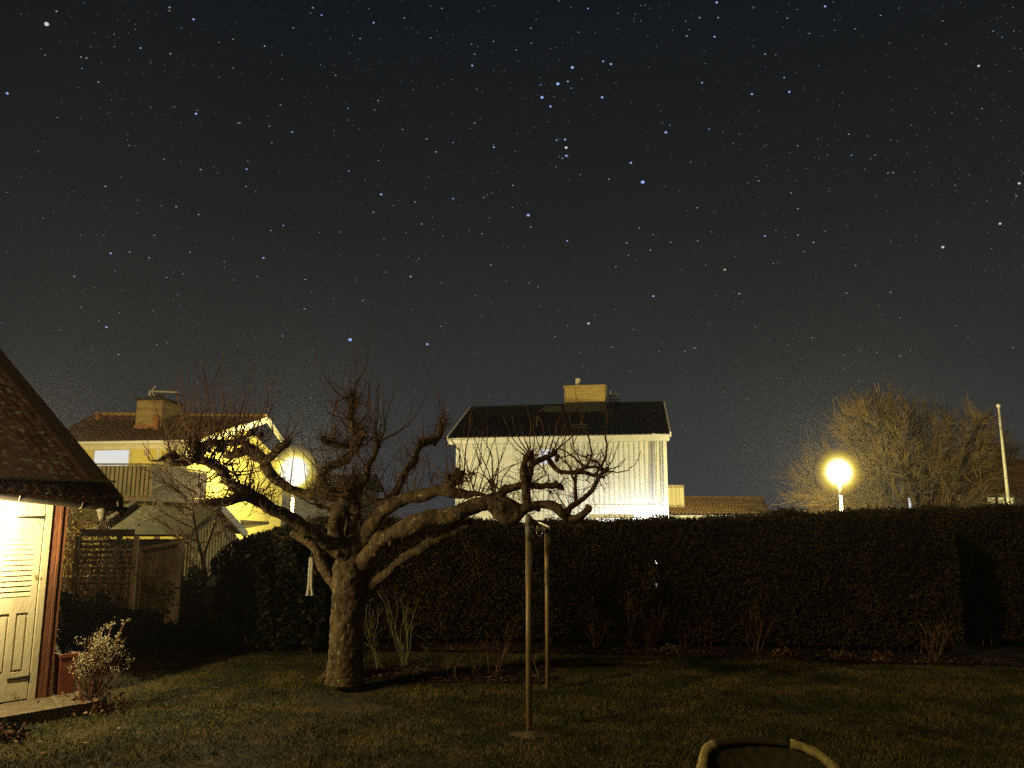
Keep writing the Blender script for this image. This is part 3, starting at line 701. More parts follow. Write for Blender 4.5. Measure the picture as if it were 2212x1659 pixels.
# long straight water shoots, read one by one from the photograph
def shoot(fn, d, *pts_, w=1.0):
    pp = [P(*fn(a, c_), d + .12 * random.gauss(0, 1)) for a, c_ in pts_]
    L = sum((pp[i + 1] - pp[i]).length for i in range(len(pp) - 1))
    pr = catmull([tuple(p) for p in pp], max(3, int(L * 9 / max(len(pp) - 1, 1))))
    pr = [Vector(p) + rv(.006) for p in pr]; n = len(pr)
    r0 = (.0060 + .0026 * L) * w
    twigs.tube(pr, [r0 * (1 - .62 * i / (n - 1)) * (1 + .25 * (i % 2)) for i in range(n)], 5, 1)
    for i in range(2, n - 1):
        if random.random() < .30:
            twig(twigs, pr[i], (pr[i] - pr[i - 1]).normalized() + rv(.7), rnd(.03, .10), .0026, 3, .3, .2, m=1, seg=2)
S = shoot
for d, *q in ((9.4, (320, 600), (300, 370), (230, 190), (170, 10)), (9.4, (330, 640), (300, 400), (265, 150), (240, 40)), (9.3, (270, 600), (300, 330), (395, 110), (420, 0)), (9.3, (390, 640), (402, 460), (400, 95)),
             (9.3, (350, 620), (345, 480), (335, 240)), (9.3, (430, 620), (445, 500), (480, 290)), (9.4, (500, 640), (550, 430), (600, 300), (635, 95)), (9.4, (640, 640), (710, 450), (760, 300), (815, 145)), (9.4, (640, 640), (720, 420), (770, 210)),
             (9.4, (740, 520), (800, 370), (855, 155)), (8.7, (170, 740), (150, 640), (100, 440), (60, 180)), (8.7, (130, 700), (118, 480), (105, 110)), (8.7, (110, 560), (70, 360), (20, 220)), (9.3, (230, 620), (245, 480), (240, 350)), (9.4, (590, 560), (605, 480), (610, 360)),
             (9.4, (520, 560), (518, 470), (522, 370)), (9.4, (640, 560), (640, 460), (645, 365)), (9.5, (880, 690), (960, 560), (1005, 430)), (9.5, (870, 680), (900, 560), (915, 460)), (9.5, (890, 690), (990, 600), (1015, 490)), (9.4, (700, 560), (690, 420), (700, 330)), (9.4, (460, 640), (455, 560), (440, 450)),
             (10, (1365, 350), (1300, 290), (1230, 240), (1180, 205)), (10, (1365, 330), (1350, 260), (1330, 200)), (10, (1400, 340), (1420, 240), (1410, 65)), (10, (1330, 480), (1240, 440), (1190, 380), (1165, 260)), (10, (1350, 500), (1260, 490), (1200, 460), (1180, 390)), (10, (1400, 340), (1450, 320), (1480, 260)),
             (9.5, (1570, 670), (1545, 500), (1510, 330), (1505, 215)), (9.5, (1560, 650), (1550, 560), (1490, 470), (1480, 330)), (9.5, (1580, 650), (1600, 500), (1640, 345)), (9.5, (1590, 670), (1720, 605), (1800, 510), (1855, 340)), (9.5, (1600, 680), (1760, 580), (1860, 480), (1945, 290)), (9.5, (1560, 300), (1580, 260), (1597, 230)), (9.5, (1575, 660), (1590, 560), (1585, 450)),
             (9.5, (1590, 690), (1530, 620), (1475, 600)), (10, (2060, 530), (2068, 460), (2052, 340)), (10, (2070, 520), (2085, 480), (2090, 460)), (10, (1905, 680), (1915, 580), (1910, 480)), (10, (1890, 690), (1870, 640), (1862, 580)), (10, (1910, 680), (1912, 620), (1908, 550)),
             (9.7, (1640, 1130), (1600, 1000), (1530, 880)), (9.7, (1560, 1010), (1640, 880), (1750, 720)), (9.8, (1700, 1060), (1760, 900), (1720, 600)), (9.8, (1800, 1090), (1790, 950), (1800, 780), (1760, 700)), (9.8, (1850, 1080), (1900, 960), (1940, 820)), (9.8, (1900, 1080), (1910, 940), (1900, 790)), (9.8, (1950, 1070), (1990, 940), (2050, 850)),
             (9.8, (2000, 1060), (1960, 920), (1940, 760)), (9.8, (1480, 1060), (1500, 940), (1570, 850)), (9.8, (1450, 1080), (1480, 900), (1420, 780)), (9.8, (1170, 900), (1080, 790), (1060, 620)), (9.9, (1160, 920), (1090, 800), (1000, 690)), (9.9, (1150, 860), (1160, 780), (1100, 660)), (9.9, (1130, 900), (1040, 800), (960, 720)), (9.9, (1200, 860), (1230, 760), (1240, 690)),
             (9.6, (670, 1060), (730, 960), (800, 880)), (9.6, (700, 1080), (830, 930), (860, 870)), (9.6, (690, 1090), (790, 1040), (880, 960)), (9.6, (680, 1070), (760, 1000), (770, 880)), (9.6, (700, 1090), (820, 1060), (900, 1010)), (9.6, (660, 1060), (680, 960), (640, 860)),
             (9.6, (640, 760), (560, 620), (400, 600)), (9.4, (600, 760), (500, 640), (420, 660))):
    S(r1, d, *q)
for d, *q in ((9, (330, 1020), (370, 760), (400, 520), (425, 350), (445, 205)), (9, (200, 900), (205, 640), (198, 460), (180, 260)), (9, (300, 930), (330, 760), (270, 640), (215, 590)), (9, (230, 940), (80, 820), (20, 700)), (9, (200, 1000), (60, 860), (15, 760)),
             (8.6, (890, 740), (790, 560), (750, 400), (720, 265)), (8.6, (900, 740), (905, 500), (882, 350), (915, 265)), (8.6, (890, 745), (760, 600), (675, 405)), (8.6, (930, 720), (945, 560), (930, 390)), (8.6, (980, 720), (1020, 560), (975, 410), (1010, 370)), (8.6, (1060, 720), (1120, 520), (1150, 420), (1210, 330)),
             (8.6, (1090, 710), (1160, 580), (1200, 480)), (8.6, (1110, 710), (1240, 610), (1300, 520), (1345, 425)), (8.6, (1130, 715), (1190, 620), (1255, 465)), (8.6, (890, 760), (780, 700), (710, 590)), (8.6, (900, 740), (840, 560), (820, 480)), (8.6, (1000, 730), (960, 600), (935, 520)), (8.6, (1010, 730), (1070, 600), (1070, 500)),
             (8.5, (1555, 850), (1610, 740), (1640, 630)), (8.5, (1540, 870), (1640, 850), (1690, 790)), (8.5, (1540, 880), (1680, 885), (1770, 830), (1830, 715)), (8.5, (1470, 860), (1490, 760), (1500, 690)), (8.5, (1550, 840), (1520, 760), (1490, 690)), (8.5, (1560, 830), (1560, 760), (1580, 690)), (8.5, (1510, 930), (1590, 880), (1660, 810), (1690, 780)),
             (8.9, (600, 1010), (520, 800), (440, 600)), (8.9, (430, 1060), (480, 800), (520, 535)), (8.9, (480, 1060), (560, 760), (640, 540)), (8.9, (540, 1060), (660, 800), (740, 560)), (8.9, (590, 1030), (500, 850), (430, 650)), (8.9, (620, 1040), (640, 800), (600, 570)), (8.9, (420, 1080), (360, 860), (390, 780)), (8.9, (640, 1060), (700, 900), (780, 830), (860, 800)), (8.9, (620, 1060), (560, 950), (470, 900), (340, 900)),
             (8.9, (450, 1070), (400, 900), (360, 850), (300, 640)), (8.9, (500, 1070), (560, 960), (700, 860), (830, 810)), (8.8, (300, 1180), (420, 1060), (530, 1010)), (8.8, (700, 1120), (760, 1060), (830, 1080)), (8.6, (1200, 1190), (1100, 1040), (1020, 1010)), (8.6, (960, 800), (1040, 900), (1080, 960)), (8.6, (1150, 760), (1210, 820), (1290, 860)), (8.6, (1150, 770), (1240, 740), (1310, 700)),
             (8.6, (900, 1040), (980, 950), (1010, 900)), (8.6, (1000, 1010), (1050, 960), (1060, 900)), (8.6, (960, 1010), (940, 940), (1010, 880)), (8.5, (1440, 920), (1490, 980), (1510, 1030)), (8.5, (1400, 910), (1370, 960), (1480, 1030))):
    S(r3, d, *q, w=.92)
for d, *q in ((8.6, (1230, 740), (1150, 620), (1090, 590)), (8.6, (1190, 740), (1000, 620), (930, 500)), (8.6, (1050, 680), (1040, 580), (1050, 470)), (8.6, (1220, 720), (1150, 560), (1100, 540)), (8.6, (1210, 700), (1170, 500), (1130, 340), (1060, 120)), (8.6, (1230, 640), (1110, 560), (960, 540), (850, 480)), (8.7, (1230, 1010), (960, 820), (760, 560)), (8.7, (1260, 1050), (1150, 900), (1100, 800)), (8.7, (1290, 900), (1150, 820), (960, 780)),
             (8.9, (1740, 1010), (1780, 900), (1880, 830)), (8.9, (1740, 1010), (1860, 960), (1930, 960)), (8.9, (1730, 1010), (1720, 900), (1660, 840)), (8.9, (1720, 1030), (1660, 1100), (1600, 1170))):
    S(z3, d, *q, w=.9)
# short spurs everywhere on the limbs
random.shuffle(spur_sites)
LAMPP, LAMPV, WINV = Vector((0, 0, CAMZ)), ray(637, 1016).normalized(), ray(1178, 984).normalized()
for (p, r, d_, n_) in spur_sites:
    if p.z < 1.75 or r > .085: continue
    if (p - LAMPP).cross(LAMPV).length < .34 or (p - LAMPP).cross(WINV).length < .16: continue
    k = 1 if r < .05 else int(random.random() < .6)
    if p.x < -1.9 and p.z > 2.05: k += 2
    for q in range(k):
        dv = (rv(1) + UZ * .45); dv = (dv - d_ * dv.dot(d_) * .6).normalized()
        L = rnd(.04, .18) if random.random() < .8 else rnd(.2, .45)
        twig(twigs, p + dv * r * .8, dv, L, .0026 + .010 * min(L, .3), 4, .5, .25, 1 if L > .1 else 0, 3, m=0 if L < .16 else 1)
# root flare
for k in range(8):
    a = 2 * math.pi * k / 8 + rnd(-.25, .25); dq = Vector((math.cos(a), math.sin(a), 0)); L = rnd(.06, .16)
    trunk.tube([tb + dq * .13 + UZ * .26, tb + dq * .185 + UZ * .11, tb + dq * (.21 + L * .4) + UZ * .035, tb + dq * (.23 + L) - UZ * .03], [.05, .052, .042, .02], 10, rough=.25, freq=14)
# sawn stubs and knots
for (p, r, d_, n_) in random.sample([q for q in spur_sites if q[0].z > 1.2 and q[1] > .022], 110):
    dv = rv(1); dv = (dv - d_ * dv.dot(d_)).normalized(); w_ = min(r * rnd(.3, .6), .035)
    trunk.tube([p, p + dv * (r + w_ * .2), p + dv * (r + w_ * rnd(.6, 1.6))], [w_ * 1.5, w_ * 1.1, w_ * rnd(.7, 1.0)], 9, rough=.2, freq=30)
# crooked side branches that fill the crown
cand = [q for q in spur_sites if q[0].z > 2.12 and q[1] < .10]
candl = [q for q in cand if q[0].x < -1.95]
for (p, r, d_, n_) in random.sample(cand, min(85, len(cand))) + random.sample(candl, min(70, len(candl))):
    if (p - LAMPP).cross(LAMPV).length < .55 or (p - LAMPP).cross(WINV).length < .42: continue
    dv = (rv(.7) + UZ * .75 - d_ * .1).normalized(); L = rnd(.22, .62); seg = 8; pt = p + dv * r * .5; pts_ = [pt]; R0 = rnd(.008, .016)
    for i in range(seg):
        dv = (dv + rv(.26) + UZ * .10).normalized(); pts_.append(pts_[-1] + dv * L / seg)
    trunk.tube(pts_, [R0 * (1 - .6 * i / seg) * rnd(.85, 1.2) for i in range(seg + 1)], 6)
    for i in range(2, seg + 1):
        for _ in range(2): twig(twigs, pts_[i], (pts_[i] - pts_[i - 1]).normalized() + rv(.8), rnd(.03, .12), .0034, 3, .5, .3, m=0, seg=2)
    for _ in range(random.choice((1, 1, 2, 3))):
        dq = (UZ + rv(.28)).normalized(); twig(twigs, pts_[-1], dq, rnd(.2, .75), .0058, 4, .10, .25, m=1, seg=5)
# mossy tufts on the left limbs
tufts = []
for (p, r, d_, n_) in spur_sites:
    if p.x < -1.9 and p.z > 2.0 and random.random() < .6:
        for q in range(26):
            tufts.append(np.array(p) + np.random.normal(0, r * .55 + .012, 3) + np.array([0, 0, r * .5]))
trunk_o = part(trunk, 'trunk', M['bark'], apple, smooth=True)
for cuts in cut_list: part(cuts, 'sawn_end', M['cut'], apple)
part(twigs, 'crown', [M['twig'], M['twig']], apple)
leafcloud('moss', tufts, .016, M['moss'], apple, tb, elong=1.4)

# white rope hanging on the tree
b = MB(); top = P(*r2(243, 480), 9.95)
rp_ = thing('hanging_rope', 'white knitted rope loop hanging from a low limb left of the thick trunk', 'rope', top)
for dx, ex in ((-7, -16), (7, 18)):
    pts_ = [P(*r2(240 + dx * .2, 515), 9.95), P(*r2(241 + dx, 545), 9.95), P(*r2(236 + dx * 1.2, 640), 9.93), P(*r2(232 + dx * 1.4, 740), 9.92), P(*r2(230 + ex, 795), 9.92), P(*r2(230 + ex * 1.1, 820), 9.92)]
    pr = catmull([tuple(q) for q in pts_], 8)
    b.tube([Vector(q) for q in pr], [.0175 * (1.0 + .18 * math.sin(i * 1.9)) * (.55 if i < 3 else 1.0 if i < 38 else 1.35) for i in range(len(pr))], 10)
part(b, 'cord', M['rope'], rp_, smooth=True)
b = MB(); b.tube([P(*r2(252, 455), 9.95), P(*r2(243, 500), 9.95), P(*r2(240, 522), 9.95)], .006, 6); b.sphere(P(*r2(240, 520), 9.95), .018, 10)
part(b, 'knot', M['gutter'], rp_)

# ================================================================== CLOTHES DRYING FRAME
nb, fb = G(1143, 1586), G(1183.5, 1488)
frame = thing('drying_frame', 'tall square arch of two metal posts and a crossbar on the lawn', 'frame', nb)
ntop = P(1141, 1122, nb.y); ftop = P(1180, 1139, fb.y)
npt = Vector((nb.x - .003, nb.y, ntop.z)); 
b = MB(); zc = P(1141, 1169, nb.y).z
b.tube([nb - UZ * .05, Vector((nb.x, nb.y, zc))] , .0285, 20, 0)
part(b, 'post', M['galv'], frame, smooth=True)
b = MB(); b.tube([Vector((nb.x, nb.y, zc)), Vector((nb.x, nb.y, ntop.z - .03))], .0290, 20)
bandp = part(b, 'reflection_band', M['galv_pale'], frame, smooth=True)  # paler band paints the reflection on the post
b = MB()      # shadow and reflection pattern painted as dark patches on the band, seven of them as on the photograph
for i, (w_, h_) in enumerate(((.020, .010), (.017, .008), (.016, .009), (.017, .010), (.015, .009), (.016, .007), (.024, .008))):
    z = ntop.z - .058 - i * .0205
    for k in range(5):
        a = R(200) + R(7) * k
        a2 = a + R(7) * w_ / .018
        q = [Vector((nb.x + .0294 * math.cos(t), nb.y + .0294 * math.sin(t), z + dz)) for t, dz in ((a, -h_ / 2 * rnd(.5, 1)), (a2, -h_ / 2 * rnd(.5, 1)), (a2, h_ / 2 * rnd(.5, 1)), (a, h_ / 2 * rnd(.5, 1)))]
        b.add(q, [(0, 1, 2, 3)])
part(b, 'shadow_marks', M['dark_wood'], bandp)
b = MB(); b.tube([fb - UZ * .05, Vector((fb.x, fb.y, ftop.z - .03))], .0275, 18); part(b, 'post', M['galv'], frame, smooth=True)
na = Vector((nb.x, nb.y, ntop.z)); fa = Vector((fb.x, fb.y, ftop.z)); dd = (fa - na).normalized()
b = MB(); b.tube([na - UZ * .055, na - UZ * .01, na + UZ * .012 + dd * .008, na + UZ * .022 + dd * .04], [.033, .033, .033, .030], 18); b.sphere(na + UZ * .004, .0335, 16)
b.tube([na + dd * .02, na + dd * .12], .032, 18); b.tube([na + dd * .10, na + dd * .125], .036, 18)
part(b, 'elbow', M['galv_pale'], frame, smooth=True)
b = MB(); b.tube([fa - UZ * .07, fa + UZ * .012], .0325, 18); b.tube([fa - dd * .05, fa + dd * .03], .0318, 18); part(b, 'elbow', M['gutter'], frame, smooth=True)
b = MB(); b.tube([na + dd * .1, fa - dd * .03], .0265, 18); part(b, 'crossbar', M['brass'], frame, smooth=True)
def ringmesh(b, c, r, w, ax):
    a = ax.orthogonal().normalized(); q = ax.cross(a)
    pts_ = [Vector(c) + (a * math.cos(2 * math.pi * k / 20) + q * math.sin(2 * math.pi * k / 20)) * r for k in range(21)]
    b.tube(pts_, w, 6, cap=False)
rc = na.lerp(fa, .5)
cx = crop(1840, 1800, 2000, 1659); cd_ = rc.y
rg = thing('hanging_rings', 'three small metal rings hanging below the metal crossbar', 'rings', rc)
for (a, c_, r_, ax) in ((720, 820, .034, Vector((.1, 1, .1))), (860, 820, .034, Vector((.5, .9, 0))), (845, 985, .040, Vector((.55, .8, .1)))):
    b = MB(); x, y = cx(a, c_); ringmesh(b, P(x, y, cd_ - .05 * (a > 800)), r_, .0042, ax.normalized()); part(b, 'ring', M['chrome'], rg, smooth=True)
b = MB(); x, y = cx(760, 700); t0 = P(x, y, cd_); b.tube([t0 + UZ * .05, t0 - UZ * .045], .003, 5); part(b, 'cord', M['iron'], rg)

# ================================================================== HEDGE
def hedge(name, base_pts, tops, thick, label, n, holes=()):
    """base_pts: front line along the ground, tops: heights"""
    root = thing(name, label, 'hedge', (base_pts[0][0], base_pts[0][1], 0))
    xs = np.array([p[0] for p in base_pts]); ys = np.array([p[1] for p in base_pts]); hs = np.array(tops)
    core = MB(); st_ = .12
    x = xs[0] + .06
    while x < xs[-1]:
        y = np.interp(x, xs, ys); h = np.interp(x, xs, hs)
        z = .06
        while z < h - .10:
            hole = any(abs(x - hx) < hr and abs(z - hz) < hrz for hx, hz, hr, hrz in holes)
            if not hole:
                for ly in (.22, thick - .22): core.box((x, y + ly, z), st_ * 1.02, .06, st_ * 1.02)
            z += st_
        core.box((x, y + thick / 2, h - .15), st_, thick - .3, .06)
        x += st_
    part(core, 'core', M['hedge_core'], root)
    fx = np.random.uniform(xs[0], xs[-1], n); y0 = np.interp(fx, xs, ys); h = np.interp(fx, xs, hs)
    w = np.random.rand(n)
    sel = w < .62
    z = np.where(sel, .12 + (h - .12) * np.random.rand(n) ** .8, h + np.random.normal(-.03, .045, n))
    depth = np.where(sel, np.abs(np.random.normal(0, .12, n)) - .06, np.random.rand(n) * thick)
    bump = np.array([noise.noise(Vector((a * 1.3, 0, c * 1.6))) for a, c in zip(fx, z)])
    yy = y0 + depth - .10 * bump - .05
    z = z + np.where(sel, 0, .09 * np.array([noise.noise(Vector((a * 2.2, d * 2, 7))) for a, d in zip(fx, depth)]))
    back = np.random.rand(n) < .14
    yy = np.where(sel & back, y0 + thick - .02 + np.random.normal(0, .06, n), yy)
    keep = np.ones(n, bool)
    for hx, hz, hr, hrz in holes:
        keep &= ~((np.abs(fx - hx) < hr * .55) & (np.abs(z - hz) < hrz * .75))
    pts_ = np.stack([fx, yy, z], 1)[keep]
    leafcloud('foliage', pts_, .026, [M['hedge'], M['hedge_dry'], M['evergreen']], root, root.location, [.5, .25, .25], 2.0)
    # upright stems low down, where the hedge is bare
    b = MB()
    for i in range(int((xs[-1] - xs[0]) * 9)):
        a = rnd(xs[0], xs[-1]); y = np.interp(a, xs, ys)
        twig(b, (a, y + rnd(-.02, .25), 0), (rnd(-.25, .25), rnd(-.1, .1), 1), rnd(.4, .9), rnd(.004, .010), 4, .15, .3, 1, 2)
    part(b, 'stems', M['cane_brown'], root)
    return root
hp_ = [(650, 1396), (860, 1390), (1060, 1388), (1260, 1390), (1420, 1393), (1560, 1397), (1700, 1402), (1850, 1406), (2000, 1410), (2078, 1413)]
bp_ = [G(x, y + 6) for x, y in hp_]
tp_ = [1128, 1133, 1135, 1134, 1131, 1127, 1118, 1113, 1111, 1108]
hh_ = [P(x, t, b_.y + .4).z for (x, _), t, b_ in zip(hp_, tp_, bp_)]
LAMPD = 18.5
holes = []
for px, py in ((1422, 1226), (1430, 1264)):
    q = P(px, py, np.interp(4, [0, 8], [bp_[4].y, bp_[4].y])); q1 = P(px, py, bp_[4].y + .2); holes.append((q1.x, q1.z, .07, .09))
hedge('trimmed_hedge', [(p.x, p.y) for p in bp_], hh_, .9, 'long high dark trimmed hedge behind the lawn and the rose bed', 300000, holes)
sp_ = [G(x, y) for x, y in ((2086, 1404), (2150, 1405), (2290, 1408))]
hedge('hedge_setback', [(p.x, p.y + .25) for p in sp_], [P(x, t, 11.6).z for x, t in ((2086, 1107), (2150, 1104), (2290, 1101))], .8, 'right end of the hedge, set back to stand for its dark shadow', 52000)  # hedge runs on here; its shadow is put into the stepped back shape
# evergreen mass left of the trunk
ev = thing('evergreen_bush', 'broad black green evergreen bush left of the hedge behind the thick trunk', 'bush', P(560, 1400, 12.6).xyz * 1.0)
ev.location.z = 0
ep = []
for i in range(42000):
    px = rnd(455, 700); top_ = np.interp(px, [455, 480, 520, 560, 600, 640, 700], [1215, 1190, 1172, 1160, 1146, 1138, 1130])
    py = top_ + (1400 - top_) * random.random() ** 1.5 + random.gauss(0, 4)
    lim = np.interp(py, [1140, 1215, 1290, 1400], [520, 456, 480, 470])
    if px < lim: continue
    q = P(px, py, 12.5 + random.gauss(0, .22) + .5 * noise.noise(Vector((px * .02, py * .02, 0)))); ep.append(tuple(q))
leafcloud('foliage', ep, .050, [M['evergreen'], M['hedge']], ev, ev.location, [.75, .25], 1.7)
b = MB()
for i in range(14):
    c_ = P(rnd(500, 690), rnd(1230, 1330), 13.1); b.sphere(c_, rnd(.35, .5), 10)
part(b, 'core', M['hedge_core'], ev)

# lamp behind the hedge glimpsed through its gap
fl = P(1428, 1262, LAMPD); fl.z = max(fl.z, .28)
fl = P(1428, 1262, LAMPD)
flo = thing('garden_light', 'low white garden light glimpsed through a gap in the dark hedge', 'lamp', (fl.x, fl.y, 0))
b = MB(); b.tube([(fl.x, fl.y, 0), (fl.x, fl.y, fl.z - .12)], .03, 10); part(b, 'post', M['iron'], flo)
b = MB(); b.sphere(fl, .16, 14); part(b, 'bulb', M['globe'], flo, smooth=True)
point('garden_light_bulb', fl, 14, (.86, .90, 1.0), flo, .1)

# ================================================================== ROSES AND BARE SHRUBS
def canes(name, base, targets, mt, label, cat='shrub', d=None, r=.0052, hips=0, group=None, kid=2, spread=.05):
    t = thing(name, label, cat, base, group); b = MB(); tips = []
    for (px, py) in targets:
        e = P(px, py, (d or base.y) + rnd(-.18, .18)); s0 = Vector(base) + Vector((rnd(-1, 1) * spread, rnd(-1, 1) * spread, 0))
        mid = s0.lerp(e, .5) + rv(.035)
        pr = catmull([tuple(s0), tuple(s0.lerp(mid, .5) + rv(.015)), tuple(mid), tuple(mid.lerp(e, .5) + rv(.03)), tuple(e)], 3)
        pr = [Vector(q) for q in pr]; n = len(pr)
        b.tube(pr, [r * (1 - .6 * i / (n - 1)) for i in range(n)], 5)
        for q in range(kid + 2):
            i = random.randint(n // 3, n - 1)
            twig(b, pr[i], (pr[i] - pr[i - 1]).normalized() + rv(.5), rnd(.06, .26), r * .5, 3, .3, .3, 1, kid, tips=tips)
    part(b, 'canes', mt, t)
    if hips:
        for p, d_ in random.sample(tips, min(hips, len(tips))):
            b = MB(); b.sphere(p, .010, 6); part(b, 'rosehip', M['rosehip'], t)
    return t
def RB(a, c_): return r2(a, c_)
gr_ = 'bare rose bushes in the bed beside the thick trunk'
canes('rose_bush', G(*RB(790, 1415)), [RB(a, c_) for a, c_ in ((610, 880), (680, 890), (700, 1040), (765, 900), (640, 960), (730, 930))], M['cane'], 'sparse bare rose bush leaning left against the thick trunk', group=gr_, hips=0)
canes('rose_bush', G(*RB(980, 1395)), [RB(a, c_) for a, c_ in ((770, 800), (850, 880), (900, 800), (940, 850), (980, 900), (1010, 850), (1090, 850), (830, 920), (1060, 960))], M['cane'], 'tallest bare rose bush in the bed right of the thick trunk', group=gr_, hips=5)
canes('rose_bush', G(*RB(1220, 1465)), [RB(a, c_) for a, c_ in ((1110, 1200), (1190, 950), (1240, 1000), (1300, 890), (1340, 930), (1375, 940), (1360, 1090), (1130, 980), (1280, 960))], M['cane'], 'bushy bare rose bush in the middle of the rose bed', group=gr_, hips=7)
canes('rose_bush', G(*RB(1350, 1485)), [RB(a, c_) for a, c_ in ((1370, 1300), (1360, 1310), (1340, 1330))], M['cane_pale'], 'short pale cut rose stump at the front of the rose bed', group=gr_, kid=1)
rb2 = crop(1216, 2200, 2432, 2212)
canes('rose_bush', G(*rb2(1010, 395)), [rb2(a, c_) for a, c_ in ((920, 60), (985, 40), (950, 200), (1090, 60), (1130, 20), (1070, 160), (910, 190))], M['cane_brown'], 'brown bare rose bush just left of the nearer metal post', group=gr_, hips=4)
canes('rose_bush', G(*rb2(880, 385)), [rb2(a, c_) for a, c_ in ((740, 110), (860, 100), (790, 120), (930, 230), (890, 130))], M['cane_brown'], 'low twiggy rose bush with withered leaves between two bigger ones', group=gr_, hips=4)
canes('rose_bush', G(*rb2(1275, 410)), [rb2(a, c_) for a, c_ in ((1305, 240), (1240, 370))], M['cane_pale'], 'single pale rose cane between the two metal posts', group=gr_, kid=0)
fanc = crop(2200, 1950, 2500, 1244)
gb_ = 'bare shrubs in the bed along the hedge'
canes('bare_shrub', G(*fanc(470, 1530)), [fanc(a, c_) for a, c_ in ((250, 1340), (310, 1150), (370, 1000), (430, 900), (490, 860), (540, 850), (610, 1000), (690, 1000), (740, 900), (650, 1150), (540, 1000), (400, 1120))], M['cane_brown'], 'fan of brown bare stems directly under the lit gap in the hedge', group=gb_)
canes('bare_shrub', G(*fanc(200, 1500)), [fanc(a, c_) for a, c_ in ((160, 690), (205, 700), (230, 860), (100, 900), (270, 1000), (190, 760))], M['cane_brown'], 'slim tall bare shrub left of the fan of brown stems', group=gb_, kid=1)
big = crop(2300, 1850, 3648, 2212)
canes('bare_shrub', G(*big(1400, 760)), [big(a, c_) for a, c_ in ((1290, 600), (1310, 605), (1340, 620), (1400, 600), (1430, 620), (1455, 625), (1480, 620), (1385, 640), (1360, 660), (1440, 610))], M['cane_pale'], 'clump of pale cut canes before the right half of the hedge', group=gb_, kid=0, spread=.28)
canes('bare_shrub', G(*big(1690, 840)), [big(a, c_) for a, c_ in ((1600, 600), (1640, 580), (1680, 590), (1720, 620), (1760, 660), (1800, 640))], M['cane_brown'], 'dark upright bare shrub at the right end of the flower bed', group=gb_)
canes('bare_shrub', G(*big(210, 760)), [big(a, c_) for a, c_ in ((170, 620), (200, 600), (230, 590), (260, 640), (300, 620), (330, 660))], M['cane_brown'], 'low brown bare shrub right of the fan of brown stems', group=gb_)
canes('bare_shrub', G(*big(640, 790)), [big(a, c_) for a, c_ in ((560, 540), (610, 530), (660, 510), (700, 540), (760, 580), (640, 600))], M['cane_brown'], 'wide brown shrub with withered leaves before the middle of the hedge', group=gb_)
canes('bare_shrub', G(1290, 1404), [(1270, 1330), (1285, 1310), (1300, 1325), (1320, 1340), (1250, 1350)], M['cane_brown'], 'small bare shrub right behind the farther metal post', group=gb_)
for i, (px, py, lab) in enumerate(((1450, 1415, 'small pale leafy perennial left in the leaf litter under the hedge'), (1690, 1422, 'withered brown perennial clump in the middle of the leaf litter'), (1818, 1427, 'withered perennial clump with pale leaf on top'), (1905, 1430, 'rusty withered perennial clump below the pale cut canes'))):
    g = G(px, py)
    o = leafcloud('withered_plant', [(g.x + random.gauss(0, .09), g.y + random.gauss(0, .06), abs(random.gauss(.05, .04))) for _ in range(170)], .036, [M['leaf_dead'], M['leaf_pale']], weights=[.8, .2] if i else [.4, .6])
    tag(o, lab, 'plant', 'withered perennials along the hedge')

# ================================================================== BACK LEFT CORNER OF THE GARDEN
# sapling with stake
sb0 = G(513, 1405)
sap = thing('sapling', 'thin young bare tree beside a short stake at the back of the lawn', 'tree', sb0)
b = MB(); tr_ = [sb0] + [P(*z, sb0.y) for z in ((522, 1370), (530, 1330), (531, 1290), (533, 1262))]
b.tube([Vector(q) for q in catmull([tuple(p) for p in tr_], 4)], .012, 6); part(b, 'trunk', M['cane_pale'], sap)
b = MB()
for (a, c_) in ((545, 1235), (560, 1250), (522, 1250), (515, 1262), (550, 1270), (565, 1275), (520, 1290), (555, 1295), (572, 1268)):
    e = P(a, c_, sb0.y + rnd(-.2, .2)); s0 = tr_[-1].lerp(tr_[-2], rnd(0, 1)); b.tube([s0, s0.lerp(e, .5) + UZ * .02, e], [.006, .004, .002], 4)
    twig(b, s0.lerp(e, .6), e - s0 + rv(.1), .15, .003, 3, .3, .2, 1, 2)
part(b, 'crown', M['cane_brown'], sap)
k0 = G(505, 1408); b = MB(); b.tube([k0, P(508, 1366, k0.y)], [.022, .019], 8)
solo(b, 'tree_stake', M['grey_wood'], 'short round wooden stake beside the thin sapling', 'stake', base=k0)
# two-stemmed young tree
yt0 = G(455, 1350); dY = yt0.y
yt = thing('young_tree', 'slender bare tree forking into two stems in front of the small shed', 'tree', yt0)
b = MB()
zz4 = crop(200, 1700, 1000, 2042)
stem = [yt0] + [P(*zz4(a, c_), dY) for a, c_ in ((1400, 1200), (1370, 1050), (1345, 850), (1325, 710))]
stA = [stem[-1]] + [P(*zz4(a, c_), dY) for a, c_ in ((1290, 590), (1262, 450), (1248, 320))]
stB = [stem[-2]] + [P(*zz4(a, c_), dY + .1) for a, c_ in ((1350, 690), (1395, 560), (1445, 400), (1475, 290))]
for st_, r0, r1_ in ((stem, .062, .048), (stA, .042, .022), (stB, .036, .020)):
    q = [Vector(x) for x in catmull([tuple(p) for p in st_], 5)]; b.tube(q, [r0 + (r1_ - r0) * i / (len(q) - 1) for i in range(len(q))], 10, rough=.12)
part(b, 'trunk', M['bark'], yt, smooth=True)
b = MB()
